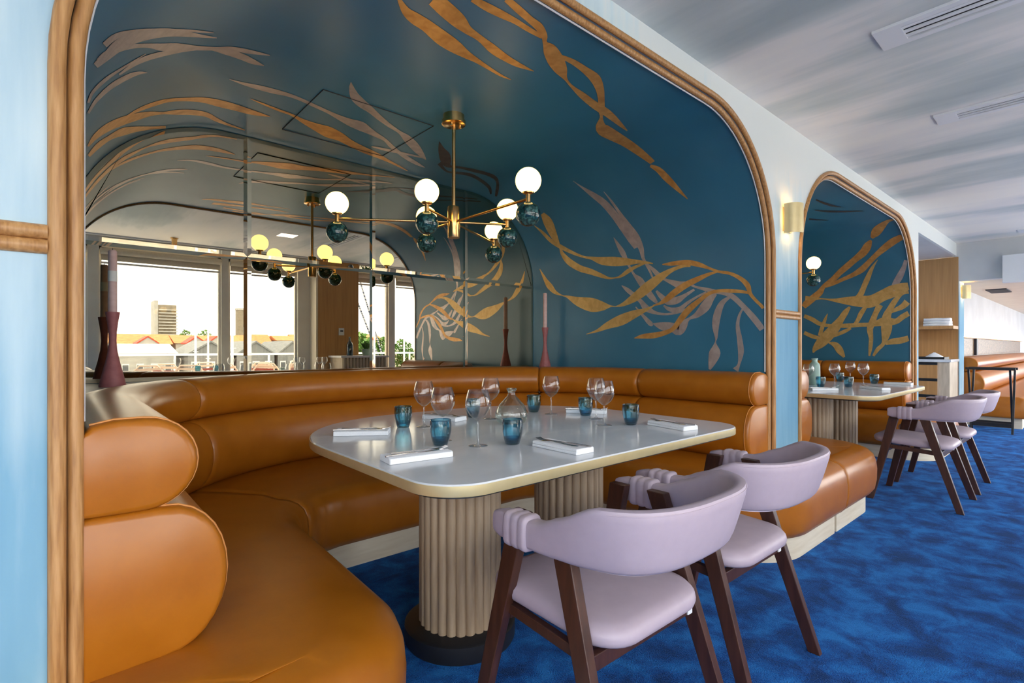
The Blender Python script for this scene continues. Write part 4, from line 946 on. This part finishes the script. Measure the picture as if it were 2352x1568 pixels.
for x, y, lab in ((2.68, -1.1, 'first'), (2.79, -1.18, 'second'), (3.02, -1.1, 'third'), (3.14, -1.2, 'fourth')): place(PW, 'wine glass on the window table in the mirror, %s from the left' % lab, (x, y, TZ), 0, 'wine glasses on the window table')
for x, y, lab in ((1.25, -1.62, 'behind the left tumbler'), (1.9, -1.55, 'right of the tumblers')): place(PW, 'wine glass on the window table in the mirror, '+lab, (x, y, TZ), 0, 'wine glasses on the window table')
cb = thing('service_counter', 'fluted oak counter with white top before the oak column, seen in the mirror', 'cabinet', (3.85, -1.45, 0))
MB().box(-0.42, 0.35, -0.24, 0.24, 0.04, 0.93).build('carcass', 'oak_pale', cb); MB().box(-0.45, 0.38, -0.27, 0.27, 0.93, 0.96).build('countertop', 'white_paint', cb)
fm = None
for k in range(14):
    if fm is None: f_ = MB().lathe([(0.001, 0.04), (0.026, 0.04), (0.026, 0.928), (0.001, 0.928)], 10).build('flute', 'oak_pale', cb, 40); fm = f_.data
    else: f_ = bpy.data.objects.new('flute', fm); C.objects.link(f_); f_.parent = cb
    f_.location = (-0.39+k*0.055, 0.24, 0)
bo = thing('bottle', 'blue water bottle on the fluted counter, seen in the mirror', 'bottle', (3.66, -1.45, 0.961))
MB().lathe([(0.001, 0), (0.050, 0), (0.053, 0.01), (0.053, 0.17), (0.040, 0.21), (0.018, 0.24), (0.016, 0.29), (0.019, 0.295), (0.019, 0.31)], 26).build('body', 'glass_bottle', bo, 50)
MB().lathe([(0.001, 0.004), (0.048, 0.006), (0.050, 0.16), (0.001, 0.16)], 24).build('water', 'glass_blue', bo, 50)
po = thing('potted_plant', 'small green plant in a pot on the fluted counter, seen in the mirror', 'plant', (3.95, -1.45, 0.961))
MB().lathe([(0.001, 0), (0.06, 0), (0.075, 0.11), (0.068, 0.11), (0.064, 0.09), (0.001, 0.09)], 24).build('pot', 'ceramic_green', po, 40)
lv = MB()
for k in range(60):
    a = random.uniform(0, 2*PI); r = random.uniform(0.03, 0.12); h = random.uniform(0.12, 0.26); b = Vector((0.02*math.cos(a), 0.02*math.sin(a), 0.09)); e = Vector((r*math.cos(a), r*math.sin(a), h)); s = Vector((-math.sin(a), math.cos(a), 0))*0.014
    m_ = b.lerp(e, 0.6)+Vector((0, 0, 0.02)); lv.add([b, m_-s, e, m_+s], [(0, 1, 2, 3)])
lf = lv.build('foliage', 'leaf', po); lf['kind'] = 'stuff'
# ================================================================== OUTSIDE
struct(MB().box(-30, 40, -7.2, YWIN-0.1, -0.35, -0.12).build('terrace', 'deck'), 'terrace deck outside the windows')
struct(MB().box(-400, 600, -50, -7.2, -5.2, -5.0).build('harbour_water', 'water'), 'harbour water')
struct(MB().box(-400, 600, -900, -50, -5.4, -4.2).build('quay', 'concrete'), 'far quay')
rl = thing('railing', 'pale metal railing along the terrace edge, seen in the mirror', 'railing', (0, -7.0, -0.12))
MB().bar((-20, 0, 1.05), (30, 0, 1.05), 0.06, 0.05).build('top_rail', 'white_paint', rl)
for k in range(26): MB().box(-20+k*2-0.02, -20+k*2+0.02, -0.02, 0.02, 0, 1.05).build('baluster', 'white_paint', rl)
for k in range(25): MB().box(-20+k*2+0.04, -20+k*2+1.96, -0.005, 0.005, 0.1, 0.98).build('panel', 'window_glass', rl)
def ext(u, yw):                      # world x of a thing seen in the mirror at column u, standing at y = yw
    d = ray(u, V0); return d.x/d.y*(2*MY-yw)
def ext_z(u, v, yw):
    d = ray(u, v); return CAM_Z+d.z/d.y*(2*MY-yw)
# terrace chairs: round-backed woven bistro chairs
def terrace_chair():
    t = thing('terrace_chair', '', 'chair', (0, 0, 0))
    MB().tube([(-0.21, 0.2, -0.12), (-0.21, 0.18, 0.35)], 0.012, 8).build('leg', 'chair_cane', t, 50); MB().tube([(0.21, 0.2, -0.12), (0.21, 0.18, 0.35)], 0.012, 8).build('leg', 'chair_cane', t, 50)
    MB().tube([(-0.19, -0.22, -0.12), (-0.2, -0.2, 0.35), (-0.2, -0.24, 0.7), (-0.12, -0.26, 0.8), (0.12, -0.26, 0.8), (0.2, -0.24, 0.7), (0.2, -0.2, 0.35), (0.19, -0.22, -0.12)], 0.014, 8, up=(0, 1, 0.01)).build('back_frame', 'chair_cane', t, 50)
    MB().prism(rpoly([(-0.22, -0.2, 0.06), (0.22, -0.2, 0.06), (0.22, 0.22, 0.08), (-0.22, 0.22, 0.08)], 4), 0.34, 0.37).build('seat', 'chair_red', t)
    for k in range(5): MB().bar((-0.19, -0.245, 0.45+k*0.07), (0.19, -0.245, 0.47+k*0.07), 0.008, 0.04).build('back_slat', 'chair_red' if k % 2 else 'chair_cane', t)
    return t
TC = terrace_chair()
tcs = [(1.1, -3.0), (1.7, -3.3), (2.3, -3.0), (2.9, -3.4), (3.5, -3.1), (4.1, -3.4), (4.7, -3.0), (1.4, -4.3), (2.2, -4.4), (3.1, -4.2), (4.0, -4.5)]
for i, (x, y) in enumerate(tcs):
    r_ = 'front' if y > -3.8 else 'back'; idx = (i if i < 7 else i-7)
    place(TC, 'red woven bistro chair on the terrace, %s row, %s from the left' % (r_, ['first', 'second', 'third', 'fourth', 'fifth', 'sixth', 'seventh'][idx]), (x, y, 0), 0.4*math.sin(i*2.3)+(PI if i % 2 else 0), 'bistro chairs on the terrace')
# grey gabled sheds
def gable(name, x, y, w, d, zb, ze, zr, mw, mr, lab, cat='building', nwin=3, along='x'):
    t = thing(name, lab, cat, (x, y, zb)); h = ze-zb; rr = zr-zb
    MB().add([(-w/2, 0, 0), (w/2, 0, 0), (w/2, 0, h), (0, 0, rr), (-w/2, 0, h), (-w/2, -d, 0), (w/2, -d, 0), (w/2, -d, h), (0, -d, rr), (-w/2, -d, h)],
             [(0, 1, 2, 3, 4), (9, 8, 7, 6, 5), (0, 5, 6, 1), (1, 6, 7, 2), (4, 9, 5, 0)]).build('wall', mw, t)
    o = w*0.04
    MB().add([(-w/2-o, o, h-0.05*w), (0, o, rr), (w/2+o, o, h-0.05*w), (-w/2-o, -d-o, h-0.05*w), (0, -d-o, rr), (w/2+o, -d-o, h-0.05*w)]+[(-w/2-o, o, h-0.05*w+0.2), (0, o, rr+0.2), (w/2+o, o, h-0.05*w+0.2), (-w/2-o, -d-o, h-0.05*w+0.2), (0, -d-o, rr+0.2), (w/2+o, -d-o, h-0.05*w+0.2)],
             [(0, 1, 4, 3), (1, 2, 5, 4), (6, 9, 10, 7), (7, 10, 11, 8), (0, 6, 7, 1), (1, 7, 8, 2), (3, 4, 10, 9), (4, 5, 11, 10), (0, 3, 9, 6), (2, 8, 11, 5)]).build('roof', mr, t)
    for k in range(nwin):
        cx = -w/2+w*(k+0.5)/nwin; ww = w/nwin*0.28; 
        f = MB().box(cx-ww, cx+ww, 0.0, 0.08, h*0.42, h*0.80).build('window', 'white_paint', t)
        MB().box(cx-ww*0.8, cx+ww*0.8, 0.08, 0.10, h*0.46, h*0.76).build('pane', 'dark_glass', f)
    return t
def slab(name, x, y, w, d, zb, ze, zr, mw, mr, lab, nwin=5):
    """long house, ridge parallel to the quay"""
    t = thing(name, lab, 'building', (x, y, zb)); h = ze-zb; rr = zr-zb
    MB().box(-w/2, w/2, -d, 0, 0, h).build('wall', mw, t)
    MB().add([(-w/2-.3, .4, h), (w/2+.3, .4, h), (w/2+.3, -d-.4, h), (-w/2-.3, -d-.4, h), (-w/2-.3, -d/2, rr), (w/2+.3, -d/2, rr)], [(0, 1, 5, 4), (2, 3, 4, 5), (1, 2, 5), (3, 0, 4), (3, 2, 1, 0)]).build('roof', mr, t)
    for k in range(nwin):
        cx = -w/2+w*(k+0.5)/nwin; ww = min(0.8, w/nwin*0.25); f = MB().box(cx-ww, cx+ww, 0, 0.1, h*0.35, h*0.75).build('window', 'white_paint', t)
        MB().box(cx-ww*0.8, cx+ww*0.8, 0.1, 0.12, h*0.38, h*0.72).build('pane', 'dark_glass', f)
    return t
Y1 = -62
for u, wpx, lab in ((484, 4.6, 'grey gabled boat shed behind the middle window post, seen in the mirror'), (588, 4.3, 'grey gabled boat shed left of the cream column, seen in the mirror'), (672, 3.6, 'grey gabled boat shed beside the oak column, seen in the mirror')):
    gable('boat_shed', ext(u, Y1), Y1, wpx, 12, -4.2, ext_z(u, 812, Y1), ext_z(u, 786, Y1), 'shed_grey', 'shed_grey', lab)
slab('quay_hall', 5.0, Y1-2, 10.5, 12, -4.2, ext_z(300, 812, Y1), ext_z(300, 788, Y1), 'render_white', 'render_white', 'long white quayside hall at the left of the mirror view', 8)
Y2 = -110
slab('orange_roofed_house', 8.3, Y2, 16, 12, -4.2, ext_z(300, 790, Y2), ext_z(300, 765, Y2), 'render_white', 'roof_tile', 'long house with orange tiled roof below the tower, seen in the mirror', 9)
slab('orange_roofed_house', 23.3, Y2-3, 11.6, 12, -4.2, ext_z(470, 788, Y2), ext_z(470, 768, Y2), 'render_white', 'roof_tile', 'orange roofed house behind the middle window post, seen in the mirror', 7)
for u, lab in ((340, 'red gabled dormer house in front of the orange roofs, left of the masts'), (452, 'red gabled dormer house behind the tall mast'), (498, 'red gabled dormer house beside the middle window post')):
    gable('red_gable_house', ext(u, Y2+22), Y2+22, 2.6, 5, -4.2, ext_z(u, 788, Y2+22), ext_z(u, 774, Y2+22), 'render_white', 'red_wood', lab, nwin=1)
rnd = random.Random(3)
for k in range(9):
    u = 553+k*17; yy = -126-(k % 3)*16-(3.5 if k > 4 else 0)*0-(k//3)*0.0
    slab('hill_house', ext(u, yy), yy, 3.8, 8, -4.2, ext_z(u, 790-rnd.random()*10, yy), ext_z(u, 774-rnd.random()*8, yy), ('render_white', 'render_yellow')[k % 2], 'roof_tile', 'small hillside house with orange roof, %s from the middle post in the mirror' % ['first', 'second', 'third', 'fourth', 'fifth', 'sixth', 'seventh', 'eighth', 'ninth'][k], 3)
Y3 = -230
tw = thing('tower_block', 'tan concrete tower block above the orange roofs, seen in the mirror', 'building', (ext(381, Y3), Y3, -4.2)); ht = ext_z(381, 700, Y3)+4.2; wt = 6.8
MB().box(-wt/2, wt/2, -9, 0, 0, ht).build('wall', 'concrete', tw)
MB().box(-wt/2-0.3, -wt/2+0.9, -9, 0.3, 0, ht+1.5).build('stair_core', 'render_white', tw)
for r in range(11):
    MB().box(-wt/2+1.0, wt/2+0.3, 0, 1.0, ht*0.35+r*ht*0.055, ht*0.35+r*ht*0.055+0.4).build('balcony', 'render_white', tw)
ch = thing('chimney_tower', 'slim brown tower at the middle mirror seam', 'tower', (ext(560, Y3), Y3, -4.2)); MB().box(-2.2, 2.2, -4, 0, 0, ext_z(560, 712, Y3)+4.2).build('shaft', 'concrete', ch); MB().box(-2.4, 2.4, -4.2, 0.2, ext_z(560, 712, Y3)+4.2, ext_z(560, 712, Y3)+5.0).build('cap', 'render_white', ch)
# yellow houses and trees in the right-hand window
Y4 = -70
for k, u in enumerate((858, 905, 945)):
    slab('yellow_house', ext(u, Y4), Y4-7*k, 2.6, 5, -4.2, ext_z(u, 780, Y4), ext_z(u, 766, Y4), 'render_yellow', 'roof_tile', 'yellow house with orange roof in the right window of the mirror, %s' % ['behind the tree', 'middle one', 'farthest right'][k], 3)
def tree(x, y, zb, h, r, lab):
    t = thing('tree', lab, 'tree', (x, y, zb), 0, 'trees across the harbour'); rn = random.Random(int(x*100))
    MB().lathe([(0.25, 0), (0.16, h*0.6), (0.05, h*0.9)], 10).build('trunk', 'bark', t, 60); b = MB()
    for k in range(700):
        a = rn.uniform(0, 2*PI); c = rn.uniform(-1, 1); q = rn.random()**0.33; s = math.sqrt(1-c*c); p = Vector((r*q*s*math.cos(a), r*q*s*math.sin(a), h*0.62+h*0.38*q*c))
        d1 = Vector((rn.uniform(-1, 1), rn.uniform(-1, 1), rn.uniform(-1, 1))).normalized()*r*0.16; d2 = d1.cross(Vector((rn.uniform(-1, 1), 0.3, rn.uniform(-1, 1)))).normalized()*r*0.10
        b.add([p-d1, p-d2, p+d1, p+d2], [(0, 1, 2, 3)])
    f = b.build('foliage', 'tree_leaf', t); f['kind'] = 'stuff'
for u, v, r, yy, lab in ((822, 764, 2.6, -58, 'round green tree beside the oak column in the mirror'), (874, 772, 1.9, -60, 'green tree behind the right window post in the mirror'), (925, 778, 1.6, -62, 'small green tree at the arch edge in the mirror'), (425, 758, 2.2, -152, 'green tree between the tower and the masts'), (470, 757, 2.2, -152, 'green tree behind the middle window post')):
    tree(ext(u, yy), yy, -4.2, ext_z(u, v, yy)+4.2, r, lab)
# masts and a moored yacht's stays
for u, v, yy, lab in ((449, 695, -40, 'tall white mast left of the middle window post'), (478, 738, -47, 'shorter white mast right of the tall mast'), (533, 655, -30, 'thin white mast just right of the middle post'), (928, 700, -36, 'thin white mast in the right window')):
    x = ext(u, yy); t = thing('sailing_boat', lab+', seen in the mirror', 'boat', (x, yy, -5.0), PI/2, 'moored sailing boats'); h = ext_z(u, v, yy)+5.0
    MB().lathe([(0.10, 0.5), (0.07, h), (0.001, h)], 8).build('mast', 'white_paint', t, 60); MB().bar((0, 0, 1.9), (2.6, 0, 1.9), 0.12, 0.12).build('boom', 'white_paint', t); MB().bar((-0.9, 0, h*0.6), (0.9, 0, h*0.6), 0.05, 0.05).build('spreader', 'white_paint', t)
    R = [[(xx, -w, 0.9), (xx, w, 0.9), (xx, w*0.5, 0.05), (xx, -w*0.5, 0.05)] for xx, w in ((-3.6, 0.05), (-2.5, 0.7), (0, 1.2), (3, 1.0), (3.4, 0.9))]
    MB().rings(R).build('hull', 'white_paint', t)
ys = thing('rigging_stay', 'pair of dark twisted mooring stays slanting across the right window in the mirror', 'rigging', (ext(850, -9), -9, -1.0))
for u0, v0_, u1, v1_ in ((808, 660, 862, 800), (828, 650, 885, 840)):
    a = Vector((ext(u0, -9)-ys.location.x, 0, ext_z(u0, v0_, -9)+1.0)); b_ = Vector((ext(u1, -9)-ys.location.x, 0, ext_z(u1, v1_, -9)+1.0)); d = (b_-a)
    MB().tube([a-d*0.4, b_+d*0.3], 0.028, 8).build('stay', 'rope', ys, 60)
